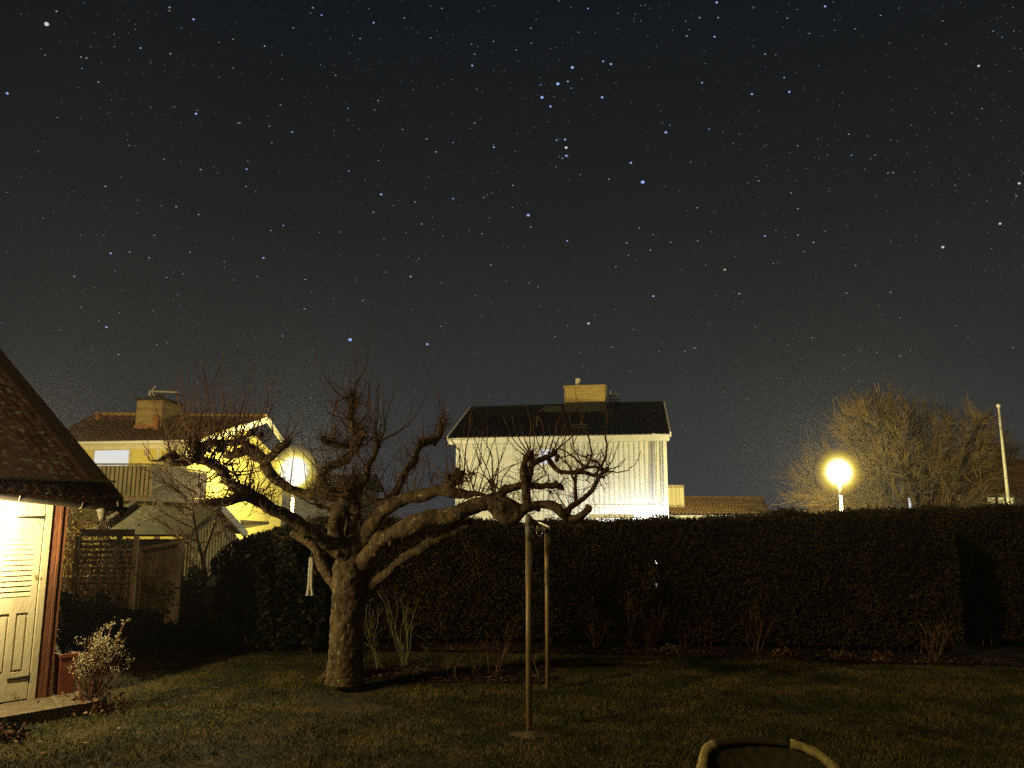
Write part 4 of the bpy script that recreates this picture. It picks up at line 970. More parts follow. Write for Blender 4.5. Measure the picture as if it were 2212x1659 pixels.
def br(*pts_, w=1.0):
    pp = [P(*zz4(a, c_), dY + random.gauss(0, .1)) for a, c_ in pts_]; q = [Vector(x) for x in catmull([tuple(p) for p in pp], 5)]
    b.tube(q, [.016 * w * (1 - .7 * i / (len(q) - 1)) for i in range(len(q))], 5)
    for i in range(2, len(q)):
        for _ in range(2): twig(b, q[i], (q[i] - q[i - 1]).normalized() + rv(.5), rnd(.15, .5), .006 * w, 3, .25, .25, 1, 2)
for pl_ in (((1250, 320), (1200, 200), (1100, 130), (960, 60)), ((1250, 310), (1180, 280), (1030, 260)), ((1245, 380), (1180, 350), (1135, 300)), ((1250, 300), (1290, 240), (1330, 170)), ((1120, 540), (1050, 470), (940, 400), (830, 340)), ((1260, 470), (1100, 390), (960, 310)),
           ((1340, 680), (1250, 650), (1190, 590), (1110, 560)), ((1300, 600), (1220, 560), (1150, 540)), ((1350, 900), (1270, 830), (1180, 740)), ((1360, 870), (1430, 830), (1500, 800)), ((1320, 600), (1400, 560), (1480, 500)), ((1400, 520), (1500, 480), (1560, 440)), ((1440, 400), (1520, 430), (1550, 560)), ((1250, 330), (1160, 180), (1080, 60), (960, -80)), ((1240, 320), (1240, 200), (1180, 60)), ((1130, 140), (1000, 60), (880, -40))):
    br(*pl_)
part(b, 'crown', M['twig'], yt)
# low rail fence
b = MB(); dR = G(430, 1350).y
def rail(x0, y0, x1, y1, w=.07): b.beam(P(x0, y0, dR), P(x1, y1, dR), .04, w)
rl = thing('rail_fence', 'low dark wooden rail fence under the young forked tree', 'fence', P(380, 1345, dR))
for (a, c_, e, f) in ((830, 1085, 1200, 1082), (980, 1165, 1170, 1165), (970, 1245, 1250, 1245), (840, 1322, 1330, 1322)):
    b = MB(); x0, y0 = zz4(a, c_); x1, y1 = zz4(e, f); b.beam(P(x0, y0, dR), P(x1, y1, dR), .04, .075); part(b, 'rail', M['grey_wood'], rl)
for a in (978, 1160):
    b = MB(); x0, y0 = zz4(a, 1080); x1, y1 = zz4(a - 6, 1330); b.beam(P(x0, y0, dR + .06), P(x1, y1, dR + .06), .09, .09, up=Vector((0, 1, 0))); part(b, 'post', M['grey_wood'], rl)
# plank fence between trellis and shed
dF = 15.0; pf = thing('plank_fence', 'fence of upright weathered planks with a sloping pale top rail', 'fence', P(350, 1300, dF)); pf.location.z = 0
b = MB(); a = 590  # leftmost planks added to close a gap that let lamp light through
while a < 1130:
    x0, _ = zz4(a, 0); x1, _ = zz4(a + 24, 0)
    yt_ = np.interp(a, [770, 830, 1130], [655, 640, 590]); y = zz4(0, yt_)[1]
    q0, q1 = P(x0, y, dF), P(x1, y, dF); dz = rnd(-.01, .01)
    b.hexa([(q0.x, dF + dz, .0), (q1.x, dF + dz, .0), (q1.x, dF + .03 + dz, .0), (q0.x, dF + .03 + dz, .0)], [(q0.x, dF + dz, q0.z), (q1.x, dF + dz, q1.z), (q1.x, dF + .03 + dz, q1.z), (q0.x, dF + .03 + dz, q0.z)])
    a += 27.5
part(b, 'planks', M['grey_wood'], pf)
b = MB(); b.beam(P(*zz4(760, 655), dF - .03), P(*zz4(1135, 585), dF - .03), .07, .055); part(b, 'rail', M['grey_wood'], pf)
b = MB(); b.box((P(*zz4(1145, 600), dF).x, dF - .01, P(*zz4(1145, 575), dF).z / 2), .10, .10, P(*zz4(1145, 575), dF).z); part(b, 'post', M['grey_wood'], pf)
# horizontal slat trellis
dT = 13.6; tf = thing('slat_screen', 'screen of horizontal slats with light showing through its gaps', 'fence', P(280, 1330, dT)); tf.location.z = 0
xa, xb = P(*zz4(270, 0), dT).x, P(*zz4(752, 0), dT).x
b = MB()
yv = [zz4(0, c_)[1] for c_ in (560, 610, 660, 706, 753, 803, 852, 895, 940, 990, 1033)]
zs = [P(300, y, dT).z for y in yv]
for i in range(len(zs) - 1):
    hi_, lo_ = zs[i] - .022, zs[i + 1] + .022
    b.box(((xa + xb) / 2, dT, (hi_ + lo_) / 2), xb - xa, .025, hi_ - lo_)
b.box(((xa + xb) / 2, dT, zs[0] + .10), xb - xa, .025, .12); b.box(((xa + xb) / 2, dT, .28), xb - xa, .025, zs[-1] - .022 - .01 if zs[-1] > .3 else .3)
part(b, 'slats', M['dark_wood'], tf)
for x in (xa, xb - .22, xb + .045):
    b = MB(); zt_ = P(300, zz4(0, 535)[1], dT).z
    b.box((x, dT - .05 if x < xb else dT, zt_ / 2), .075, .06, zt_); part(b, 'post', M['grey_wood'] if x > xb else M['dark_wood'], tf)
# small hipped garden shed
dS = 17.0; sh = thing('small_shed', 'small olive boarded shed with dark felt roof below the yellow house', 'shed', P(380, 1300, dS)); sh.location.z = 0
zz = z3
rl_, rr_ = P(*z3(690, 1108), dS + 1.3), P(*z3(1435, 1140), dS + 1.3)
e0, e1 = P(*z3(330, 1350), dS), P(*z3(1150, 1392), dS)
e0.z = e1.z = (e0.z + e1.z) / 2 - .02; rl_.z = rr_.z = (rl_.z + rr_.z) / 2
g2 = P(*z3(1640, 1372), dS + 2.4)
gd = Vector((g2.x - e1.x, g2.y - e1.y, 0))
b = MB()
b.slab([e0, e1, rr_, rl_], (0, -.6, 1), .05)
e1b = Vector((g2.x, g2.y, e1.z)); e0b = e0 + gd; e0b.z = e0.z
b.slab([rl_, rr_, e1b, e0b], (.1, .6, 1), .05)
srf = part(b, 'roof', M['felt'], sh)
b = MB(); b.tube([rl_ + UZ * .07, rl_.lerp(e0, .5) + UZ * .10, e0 + UZ * .07], .09, 8); part(b, 'roof_edge', M['slate'], sh)
b = MB(); a1 = e1 + Vector((-.12, .2, 0)); a2 = e1b + Vector((-.12, -.1, 0)); ap = rr_ + Vector((-.16, 0, -.05))
b.slab([(a1.x, a1.y, 0), (a2.x, a2.y, 0), (a2.x, a2.y, a2.z - .05), tuple(ap), (a1.x, a1.y, a1.z - .05)], (-1, 0, 0), .08)
nb_ = 18
for i in range(nb_ + 1):
    t = i / nb_; q = a1.lerp(a2, t); zt_ = (a1.z + (ap.z - a1.z) * t * 2) if t < .5 else (ap.z + (a2.z - ap.z) * (t - .5) * 2)
    b.box((q.x + .012, q.y, (zt_ - .08) / 2), .024, .035, zt_ - .08)
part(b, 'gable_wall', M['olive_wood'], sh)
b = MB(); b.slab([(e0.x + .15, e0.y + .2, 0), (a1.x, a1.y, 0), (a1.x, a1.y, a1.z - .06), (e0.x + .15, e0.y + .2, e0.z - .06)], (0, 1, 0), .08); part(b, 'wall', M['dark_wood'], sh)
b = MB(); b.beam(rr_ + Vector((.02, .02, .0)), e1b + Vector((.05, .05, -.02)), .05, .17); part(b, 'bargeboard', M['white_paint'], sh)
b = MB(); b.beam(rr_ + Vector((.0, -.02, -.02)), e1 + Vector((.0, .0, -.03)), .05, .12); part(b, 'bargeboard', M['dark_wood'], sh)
# twiggy bushes between shed corner and trellis
def bush(name, pxr, pyr, d, n, label, leafn, lm, h0=0):
    g = P((pxr[0] + pxr[1]) / 2, 1300, d); t = thing(name, label, 'bush', (g.x, g.y, 0)); b = MB(); tips = []
    for i in range(n):
        e = P(rnd(*pxr), pyr[0] + (pyr[1] - pyr[0]) * random.random() ** 1.3, d + random.gauss(0, .3)); s0 = Vector((g.x + (e.x - g.x) * .5 + random.gauss(0, .1), d + random.gauss(0, .15), h0))
        q = [Vector(x) for x in catmull([tuple(s0), tuple(s0.lerp(e, .5) + rv(.06)), tuple(e)], 5)]
        b.tube(q, [.010 * (1 - .75 * k / (len(q) - 1)) for k in range(len(q))], 4, cap=False)
        for k in range(3, len(q)):
            twig(b, q[k], (q[k] - q[k - 1]).normalized() + rv(.5), rnd(.1, .35), .0042, 3, .3, .3, 1, 3, tips=tips)
    part(b, 'branches', M['cane_brown'], t)
    lp_ = [np.array(p) + np.random.normal(0, .05, 3) for p, _ in tips for _k in range(leafn)]
    if lp_: leafcloud('leaves', lp_, .035, lm, t, t.location)
    return t
bush('twiggy_bush', (140, 232), (1100, 1230), 14.6, 70, 'fine twigged bush glowing against the lit wall behind the near shed corner', 1, M['cane_brown'])
bush('dark_bush', (160, 275), (1175, 1330), 12.9, 34, 'dark leafy bush in front of the horizontal slat screen', 1, M['evergreen'])

def lowbush(name, pxr, tops, d, n, label):
    g = P(sum(pxr) / 2, 1300, d); t = thing(name, label, 'bush', (g.x, d, 0)); pts_ = []
    for i in range(n):
        px = rnd(*pxr); f = (px - pxr[0]) / (pxr[1] - pxr[0]); z1 = P(px, tops[0] + (tops[1] - tops[0]) * f, d).z
        z1 *= 1 + .3 * noise.noise(Vector((px * .03, d, 0)))
        q = P(px, 1300, d); pts_.append((q.x, d + random.gauss(0, .12), z1 * random.random() ** .7 + random.gauss(0, .02)))
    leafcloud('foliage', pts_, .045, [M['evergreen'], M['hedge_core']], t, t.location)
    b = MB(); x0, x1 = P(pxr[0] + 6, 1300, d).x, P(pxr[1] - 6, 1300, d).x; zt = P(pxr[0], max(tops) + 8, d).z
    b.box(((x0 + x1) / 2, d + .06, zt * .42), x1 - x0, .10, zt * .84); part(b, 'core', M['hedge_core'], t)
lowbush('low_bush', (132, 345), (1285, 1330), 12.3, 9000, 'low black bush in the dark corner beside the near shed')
lowbush('low_bush', (318, 548), (1262, 1205), 15.2, 9000, 'low dark bush behind the dark rail fence')  # hidden right end stretched and raised to block the street lamp's light
lowbush('low_bush', (340, 476), (1356, 1352), 12.5, 5000, 'added low dark plants hiding a lit patch in front of the dark rail fence')  # added to cover ground that came out too brightly lit

# ================================================================== YELLOW HOUSE
Kc = P(422, 953, 26.0); Rc = P(634, 992, 35.4); Lc = P(95, 959, 26.9)
ez_ = Kc.z
yh = thing('yellow_house', 'yellow two storey house with red tiled roof and wooden balcony at left', 'house', (Kc.x, Kc.y, 0))
k0, r0, l0 = Vector((Kc.x - .35, Kc.y + .35, 0)), Vector((Rc.x - .35, Rc.y - .3, 0)), Vector((Lc.x + .1, Lc.y + .35, 0))
pk = P(571, 893, 31.0); rlft = P(205, 905, 30.4); pk.z = rlft.z = (pk.z + rlft.z) / 2
ov = Vector((.0, 0, 0))
b = MB()
b.slab([k0, r0, Vector((r0.x, r0.y, ez_ - .1)), Vector((k0.x + .02, pk.y, pk.z - .16)), Vector((k0.x, k0.y, ez_ - .1))], (-1, 0, 0), .25)
gy = part(b, 'gable_wall', M['yellow_wall'], yh)
b = MB(); b.slab([l0, k0 + Vector((-.26, 0, 0)), Vector((k0.x - .26, k0.y, ez_ - .1)), Vector((l0.x, l0.y, ez_ - .1))], (0, 1, 0), .25)
part(b, 'wall', M['yellow_wall'], yh)
# tiled roof: stepped courses
def tiled(b, A, B, Cc, D, rows, cols, amp=.035, lift=.03):
    """A eave left, B eave right, Cc ridge right, D ridge left"""
    A, B, Cc, D = map(Vector, (A, B, Cc, D)); n = (B - A).cross(D - A).normalized()
    if n.z < 0: n = -n
    for j in range(rows):
        for e in (0, 1):
            t = (j + e * .985) / rows
            for i in range(cols * 4 + 1):
                s = i / (cols * 4)
                p = A.lerp(B, s).lerp(D.lerp(Cc, s), t)
                b.v.append(tuple(p + n * (amp * (.5 + .5 * math.cos(2 * math.pi * i / 4)) + lift * (1 - e))))
    w = cols * 4 + 1
    for j in range(rows * 2 - 1):
        for i in range(w - 1):
            a = j * w + i; b.f.append((a, a + 1, a + w + 1, a + w)); b.m.append(0)
Ke = Vector((pk.x + .0 - .0, Kc.y - .1, ez_)); Ke = Kc + Vector((.05, -.1, 0))
Le = Lc + Vector((-.1, -.1, 0)); Le.z = ez_
b = MB(); tiled(b, Le, Ke, pk + Vector((.1, 0, .0)), rlft, 15, 24)
Re = Vector((Rc.x + .1, Rc.y + .1, ez_)); Lb = Vector((Le.x, Re.y, ez_))
tiled(b, Re, Lb, rlft, pk + Vector((.1, 0, 0)), 12, 24)
rfy = part(b, 'roof', M['roof_red'], yh)
b = MB(); b.tube([rlft + UZ * .03, pk + Vector((.1, 0, .03))], .10, 8); part(b, 'ridge_tiles', M['roof_yellow'], rfy)
b = MB(); b.tube([P(*z3(362, 385), 29.8), P(*z3(364, 325), 29.8)], [.07, .07], 8); b.sphere(P(*z3(364, 328), 29.8), .10, 8); part(b, 'vent_pipe', M['copper'], rfy)
b = MB(); b.beam(Le + Vector((0, .02, -.12)), Ke + Vector((0, .02, -.12)), .05, .24); part(b, 'fascia', M['cream'], yh)
b = MB(); b.tube([Le + Vector((0, -.07, -.02)), Ke + Vector((0, -.07, -.02))], .06, 8); part(b, 'gutter', M['white_paint'], yh)
b = MB(); b.beam(Ke + Vector((.05, .1, -.08)), pk + Vector((.14, 0, -.10)), .05, .22); b.beam(pk + Vector((.14, .02, -.10)), Re + Vector((.05, 0, -.08)), .05, .22)
part(b, 'bargeboard', M['cream'], yh)
# chimney with cap, flashing, pot, antenna
c0, c1 = P(*z3(692, 415), 28.4), P(*z3(915, 415), 28.4); cw = c1.x - c0.x; ctz = P(*z3(700, 185), 28.4).z; cbz = P(*z3(690, 465), 28.4).z
cc_ = Vector(((c0.x + c1.x) / 2, 28.4 + .75, 0))
b = MB(); b.box((cc_.x, cc_.y, (ctz + cbz) / 2), cw, 1.5, ctz - cbz); ch = part(b, 'chimney', M['chimney_brick'], yh)
b = MB(); b.box((cc_.x, cc_.y, ctz + .05), cw + .16, 1.66, .09); b.tube([(cc_.x + .1, cc_.y - .3, ctz + .09), (cc_.x + .1, cc_.y - .3, ctz + .28)], .20, 10); part(b, 'chimney_cap', M['slate'], ch)
b = MB(); b.hexa([(cc_.x - cw / 2 - .10, cc_.y - .80, cbz - .12), (cc_.x + cw / 2 + .04, cc_.y - .80, cbz - .12), (cc_.x + cw / 2 + .04, cc_.y + .8, cbz - .12), (cc_.x - cw / 2 - .10, cc_.y + .8, cbz - .12)], [(cc_.x - cw / 2 - .02, cc_.y - .77, cbz + .26), (cc_.x + cw / 2 + .02, cc_.y - .77, cbz + .26), (cc_.x + cw / 2 + .02, cc_.y + .77, cbz + .26), (cc_.x - cw / 2 - .02, cc_.y + .77, cbz + .26)]); part(b, 'flashing', M['copper'], ch)
b = MB(); b.tube([P(*z3(875, 465), 28.2), P(*z3(872, 340), 28.2)], .10, 8); b.sphere(P(*z3(872, 345), 28.2), .12, 8); part(b, 'flue_pipe', M['copper'], ch)
b = MB(); dA = 28.6
b.tube([P(*z3(822, 150), dA), P(*z3(822, 98), dA)], .022, 6); b.tube([P(*z3(815, 105), dA), P(*z3(1075, 118), dA)], .020, 6)
b.tube([P(*z3(870, 60), dA), P(*z3(836, 108), dA)], .020, 6); b.tube([P(*z3(836, 108), dA), P(*z3(862, 152), dA)], .020, 6); b.tube([P(*z3(805, 140), dA), P(*z3(828, 100), dA)], .018, 6)
for a in range(870, 1080, 24): b.tube([P(*z3(a, 100), dA), P(*z3(a + 3, 124), dA)], .010, 5)
part(b, 'antenna', M['galv_pale'], ch)
# balcony
dB = 22.2; bx0 = P(-20, 1000, dB).x; bx1 = P(*z3(890, 0), dB).x
bzt, bzb = P(*z3(700, 752), dB).z, P(*z3(700, 1016), dB).z
b = MB(); x = bx0
while x < bx1 - .02:
    b.box((x + .055, dB + rnd(-.006, .006), (bzt + bzb) / 2 - .02), .090, .024, bzt - bzb + rnd(-.02, .02)); x += .122
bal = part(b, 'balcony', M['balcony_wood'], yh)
b = MB(); b.box(((bx0 + bx1) / 2, dB + .06, (bzt + bzb) / 2), bx1 - bx0 - .1, .03, bzt - bzb - .06); part(b, 'gap_shade_panel', M['hedge_core'], bal)  # added black panel, puts shade into the gaps between the boards
b = MB(); y = dB + .06
while y < k0.y:
    b.box((bx1 + rnd(-.005, .005), y, (bzt + bzb) / 2 - .02), .024, .098, bzt - bzb); y += .122
part(b, 'side_boards', M['dark_wood'], bal)  # shade of the side face put into a darker wood colour
b = MB(); b.box(((bx0 + bx1) / 2, dB, bzt + .02), bx1 - bx0 + .1, .10, .045); b.box((bx1, (dB + k0.y) / 2, bzt + .02), .10, k0.y - dB, .045); part(b, 'handrail', M['balcony_wood'], bal)
b = MB(); b.box(((bx0 + bx1) / 2, (dB + k0.y) / 2 + .05, bzb - .10), bx1 - bx0, k0.y - dB - .05, .14); part(b, 'floor', M['dark_wood'], bal)
b = MB(); b.box((P(*z3(992, 0), dB + .4).x, dB + .35, (bzb - .17) / 2), .12, .12, bzb - .17); part(b, 'post', M['dark_wood'], bal)
FW = Vector((l0 - k0)).normalized(); FN = Vector((FW.y, -FW.x, 0)); FN = FN if FN.y < 0 else -FN
def onfront(px, py, off): return hit(px, py, k0 + FN * off, FN)
def fpanel(b, x0, y0, x1, y1, off, th, m=0):
    p = [onfront(x0, y1, off), onfront(x1, y1, off), onfront(x1, y0, off), onfront(x0, y0, off)]
    zb_, zt_ = min(q.z for q in p), max(q.z for q in p)
    b.slab([Vector((p[0].x, p[0].y, zb_)), Vector((p[1].x, p[1].y, zb_)), Vector((p[1].x, p[1].y, zt_)), Vector((p[0].x, p[0].y, zt_))], -FN, th)
def win(b_par, x0, y0, x1, y1, frame_m, pane_m, name='window', fw=4, muntins=()):
    b = MB(); o_ = .07
    for q in ((x0, y0, x1, y0 + fw), (x0, y1 - fw, x1, y1), (x0, y0 + fw, x0 + fw, y1 - fw), (x1 - fw, y0 + fw, x1, y1 - fw)): fpanel(b, *q, o_, .068)
    for mx in muntins: fpanel(b, mx - 1, y0 + fw, mx + 1, y1 - fw, o_ - .004, .06)
    w_ = part(b, name, frame_m, b_par)
    b = MB(); fpanel(b, x0 + fw, y0 + fw, x1 - fw, y1 - fw, .035, .03); part(b, 'pane', pane_m, w_)
    return w_
win(yh, 196, 967, 281, 1012, M['cream'], M['lit_window'], fw=5)
w_ = win(yh, 336, 966, 376, 1030, M['white_paint'], M['pink_panel'], 'balcony_door', fw=4)
win(yh, 382, 968, 402, 990, M['white_paint'], M['lit_warm'], fw=2)
b = MB(); fpanel(b, 310, 972, 321, 984, .05, .045); part(b, 'wall_vent', M['pink_panel'], yh)
# gable windows (plane x = k0.x)
GN = Vector((1, 0, 0)); 
def gpanel(b, x0, y0, x1, y1, off, th):
    p = [hit(a, c_, k0 + GN * off, GN) for a, c_ in ((x0, y1), (x1, y1), (x1, y0), (x0, y0))]
    zb_, zt_ = (p[0].z + p[1].z) / 2, (p[2].z + p[3].z) / 2
    b.slab([Vector((p[0].x, p[0].y, zb_)), Vector((p[1].x, p[1].y, zb_)), Vector((p[1].x, p[1].y, zt_)), Vector((p[0].x, p[0].y, zt_))], (-1, 0, 0), th)
def gwin(x0, y0, x1, y1, frame_m, pane_m, fw):
    b = MB()
    for q in ((x0, y0, x1, y0 + fw), (x0, y1 - fw, x1, y1), (x0, y0 + fw, x0 + fw * .8, y1 - fw), (x1 - fw * .8, y0 + fw, x1, y1 - fw)): gpanel(b, *q, .07, .069)
    w_ = part(b, 'window', frame_m, yh); b = MB(); gpanel(b, x0 + fw * .8, y0 + fw, x1 - fw * .8, y1 - fw, .03, .03); part(b, 'pane', pane_m, w_)
    return w_
gwin(522, 990, 556, 1062, M['cream'], M['pane_dark'], 5)
gwin(509, 1126, 556, 1166, M['cream'], M['lit_window'], 3)
b = MB(); q0, q1 = hit(506, 1124, k0 + GN * .02, GN), hit(584, 1124, k0 + GN * .02, GN); zc_ = (q0.z + q1.z) / 2
b.hexa([(k0.x + .01, q0.y, zc_ - .05), (k0.x + .5, q0.y, zc_ - .16), (k0.x + .5, q1.y, zc_ - .16), (k0.x + .01, q1.y, zc_ - .05)], [(k0.x + .01, q0.y, zc_ + .12), (k0.x + .5, q0.y, zc_ - .06), (k0.x + .5, q1.y, zc_ - .06), (k0.x + .01, q1.y, zc_ + .12)])
part(b, 'awning', M['dark_wood'], yh)
# garage door strip under the balcony
b = MB(); fpanel(b, 380, 1082, 452, 1108, .05, .045); part(b, 'window', M['cream'], yh)

# grey outbuilding far behind the lamp
gb0 = P(690, 1115, 46)
gh = thing('grey_house', 'pale grey house wall behind the globe lamp by the yellow house', 'house', (gb0.x, gb0.y, 0))
x0, x1 = P(600, 1100, 46).x, P(780, 1100, 46).x; zt_ = P(690, 1056, 46).z
b = MB(); b.box(((x0 + x1) / 2, 49, zt_ / 2), x1 - x0, 6, zt_); part(b, 'wall', M['grey_render'], gh)
b = MB(); b.slab([(x0 - .3, 45.6, zt_), (x1 + .3, 45.6, zt_), (x1 + .3, 49, zt_ + .9), (x0 - .3, 49, zt_ + .9)], (0, -.3, 1), .12); b.slab([(x0 - .3, 49, zt_ + .9), (x1 + .3, 49, zt_ + .9), (x1 + .3, 52.4, zt_), (x0 - .3, 52.4, zt_)], (0, .3, 1), .12); part(b, 'roof', M['slate'], gh)

# ================================================================== STREET LAMPS
def lamp(px, py, d, rpx, label, power, col, grp, slim=.05):
    c = P(px, py, d); r = rpx * d / FPX
    t = thing('street_lamp', label, 'lamp', (c.x, c.y, 0), grp)
    b = MB(); b.lathe((c.x, c.y, 0), [(.11, 0), (.11, .6), (slim + .02, .7), (slim, c.z - r * .9)], 14); part(b, 'pole', M['flag_white'], t, smooth=True)
    b = MB(); b.lathe((c.x, c.y, c.z), [(.052, -r * .98), (.06, -r * .9), (.065, -r * .45), (.05, -r * .40)], 18); part(b, 'collar', M['flag_white'], t, smooth=True)
    b = MB(); b.sphere(c, r, 44, sq=(1, 1, 1.04)); part(b, 'globe', M['halo'], t, smooth=True)  # sphere enlarged to the size of the glare, halo in its emission
    point('lamp_light', c, power, col, t, .12)
    return t
lg = 'globe street lamps'
YEL = (1.0, .87, .40)
lamp(635, 1019, 28.5, 56, 'glowing globe lamp in front of the yellow gable behind the apple tree', 2450, YEL, lg)
lamp(1812, 1020, 30, 50, 'glowing globe lamp in front of the bare tree at right', 4200, YEL, lg)
lamp(12, 985, 17.0, 20, 'assumed globe lamp hidden behind the near shed roof', 3600, (1.0, .80, .32), lg)  # unseen lamp, assumed from the lit front of the yellow house

# ================================================================== WHITE HOUSE
eR, eL = P(1446, 938, 34.0), P(969, 948, 35.9); zE = (eR.z + eL.z) / 2; eR.z = eL.z = zE
rR, rL = P(1433, 872, 38.6), P(1018, 885, 40.6); zR = (rR.z + rL.z) / 2; rR.z = rL.z = zR
wd = (eR - eL).normalized(); wn = Vector((wd.y, -wd.x, 0)); wn = wn if wn.y < 0 else -wn
wh = thing('white_house', 'white boarded house with black tiled roof and yellow brick chimney', 'house', (eL.x, eL.y, 0))
a0 = eL + wd * .28 - wn * .35; a1 = eR - wd * .14 - wn * .35
b = MB(); b.slab([Vector((a0.x, a0.y, 0)), Vector((a1.x, a1.y, 0)), Vector((a1.x, a1.y, zE + .1)), Vector((a0.x, a0.y, zE + .1))], -wn, .3)
L_ = (a1 - a0).length; x = .06
while x < L_:
    q = a0 + wd * x + wn * .016; b.box((q.x, q.y, (1.95 + zE) / 2), .035, .032, zE - 1.95, math.atan2(wd.y, wd.x)); x += .225
for q_ in ((.05, 1.9), ):
    b.box(((a0.x + a1.x) / 2 + wn.x * .02, (a0.y + a1.y) / 2 + wn.y * .02, 1.88), L_, .045, .13, math.atan2(wd.y, wd.x))
wl = part(b, 'wall', M['white_paint'], wh)
back = -wn * 8.2
b = MB(); 
b.slab([Vector((a1.x, a1.y, 0)) - wn * .3, Vector((a1.x, a1.y, 0)) + back, Vector((a1.x, a1.y, zE)) + back, Vector((a1.x, a1.y, zR - .2)) + back * .53, Vector((a1.x, a1.y, zE)) - wn * .3], -wd, .25)
b.slab([Vector((a0.x, a0.y, 0)) - wn * .3, Vector((a0.x, a0.y, 0)) + back, Vector((a0.x, a0.y, zE)) + back, Vector((a0.x, a0.y, zR - .2)) + back * .53, Vector((a0.x, a0.y, zE)) - wn * .3], wd, .25)
part(b, 'gable_wall', M['white_paint'], wh)
for q, s_ in ((a1, -1), (a0, 1)):
    b = MB(); c_ = q + wd * s_ * .07 + wn * .024; b.box((c_.x, c_.y, (zE - .05) / 2), .15, .042, zE - .05, math.atan2(wd.y, wd.x)); part(b, 'corner_trim', M['white_paint'], wh)
b = MB(); tiled(b, eL, eR, rR, rL, 15, 44, .05, .03)
tiled(b, eR + back * 1.08, eL + back * 1.08, rL, rR, 10, 44, .05, .03)
rfw = part(b, 'roof', M['roof_black'], wh)
b = MB(); b.tube([rL + UZ * .05, rR + UZ * .05], .10, 8); part(b, 'ridge_tiles', M['roof_black'], rfw)
b = MB(); b.beam(eL + wn * .03 - UZ * .13, eR + wn * .03 - UZ * .13, .05, .27); part(b, 'fascia', M['white_paint'], wh)
b = MB(); cS = (eL + eR) / 2 - wn * .18; b.box((cS.x, cS.y, zE - .245), (eR - eL).length - .05, .36, .03, math.atan2(wd.y, wd.x)); part(b, 'soffit', M['white_paint'], wh)
for e_, r_, s_ in ((eR, rR, 1), (eL, rL, -1)):
    b = MB(); b.beam(e_ + wd * s_ * .05 + UZ * .0, r_ + wd * s_ * .05 + UZ * .02, .06, .24); part(b, 'bargeboard', M['white_paint'], wh)
dC = 38.3
c0, c1 = P(*r3(1205, 200), dC), P(*r3(1540, 200), dC); ctz = P(*r3(1300, 172), dC).z; cbz = P(*r3(1300, 375), dC).z
cx_ = (c0.x + c1.x) / 2; cw = c1.x - c0.x; ra = math.atan2(wd.y, wd.x)
b = MB(); b.box((cx_, dC + .5, (ctz + cbz) / 2), cw, 1.0, ctz - cbz, ra); b.box((cx_, dC + .5, ctz - .02), cw + .08, 1.08, .10, ra); chw = part(b, 'chimney', M['chimney_yellow'], wh)
b = MB(); b.box((cx_, dC + .47, cbz + .08), cw + .05, 1.07, .62, ra); part(b, 'flashing', M['slate'], chw)
b = MB(); p0 = P(*r3(1300, 172), dC + .4); b.tube([p0 - UZ * .1, P(*r3(1300, 115), dC + .4)], .125, 12); part(b, 'flue_pipe', M['flag_white'], chw)
b = MB(); dA = dC + 1.2
b.tube([P(*r3(1570, 330), dA), P(*r3(1570, 215), dA)], .03, 6)
for a, c_ in ((1545, 250), (1545, 285), (1550, 305)):
    b.tube([P(*r3(a, c_), dA), P(*r3(a + 95, c_ + 4), dA)], .025, 6)
    for k in range(5): b.tube([P(*r3(a + 25 + 18 * k, c_ - 14), dA), P(*r3(a + 25 + 18 * k, c_ + 16), dA)], .014, 5)
part(b, 'antenna', M['galv_pale'], chw)
b = MB(); q = P(*r3(1105, 375), 38.8); b.box((q.x, q.y, q.z), .85, .9, .30, ra); part(b, 'roof_hatch', M['slate'], rfw)
b = MB(); b.tube([P(*r3(962, 530), 36.5), P(*r3(962, 430), 36.5)], .06, 8); part(b, 'vent_pipe', M['slate'], rfw)
b = MB(); q = P(*r3(1245, 520), 35.6); b.beam(q, q + wd * .75, .06, .05); b.beam(q + UZ * .12, q + UZ * .12 + wd * .75, .04, .04); part(b, 'snow_rail', M['slate'], rfw)
def wpanel(b, X0, Y0, X1, Y1, off, th, fn=r3):
    p = [hit(*fn(x_, y_), a0 + wn * off, wn) for x_, y_ in ((X0, Y1), (X1, Y1), (X1, Y0), (X0, Y0))]
    zb_, zt_ = (p[0].z + p[1].z) / 2, (p[2].z + p[3].z) / 2
    b.slab([Vector((p[0].x, p[0].y, zb_)), Vector((p[1].x, p[1].y, zb_)), Vector((p[1].x, p[1].y, zt_)), Vector((p[0].x, p[0].y, zt_))], -wn, th)
b = MB()
for q in ((968, 684, 1118, 700), (968, 826, 1118, 842), (968, 700, 984, 826), (1102, 700, 1118, 826)): wpanel(b, *q, .07, .065)
w_ = part(b, 'window', M['white_paint'], wh); b = MB(); wpanel(b, 984, 700, 1102, 826, .04, .03); part(b, 'pane', M['lit_window'], w_)
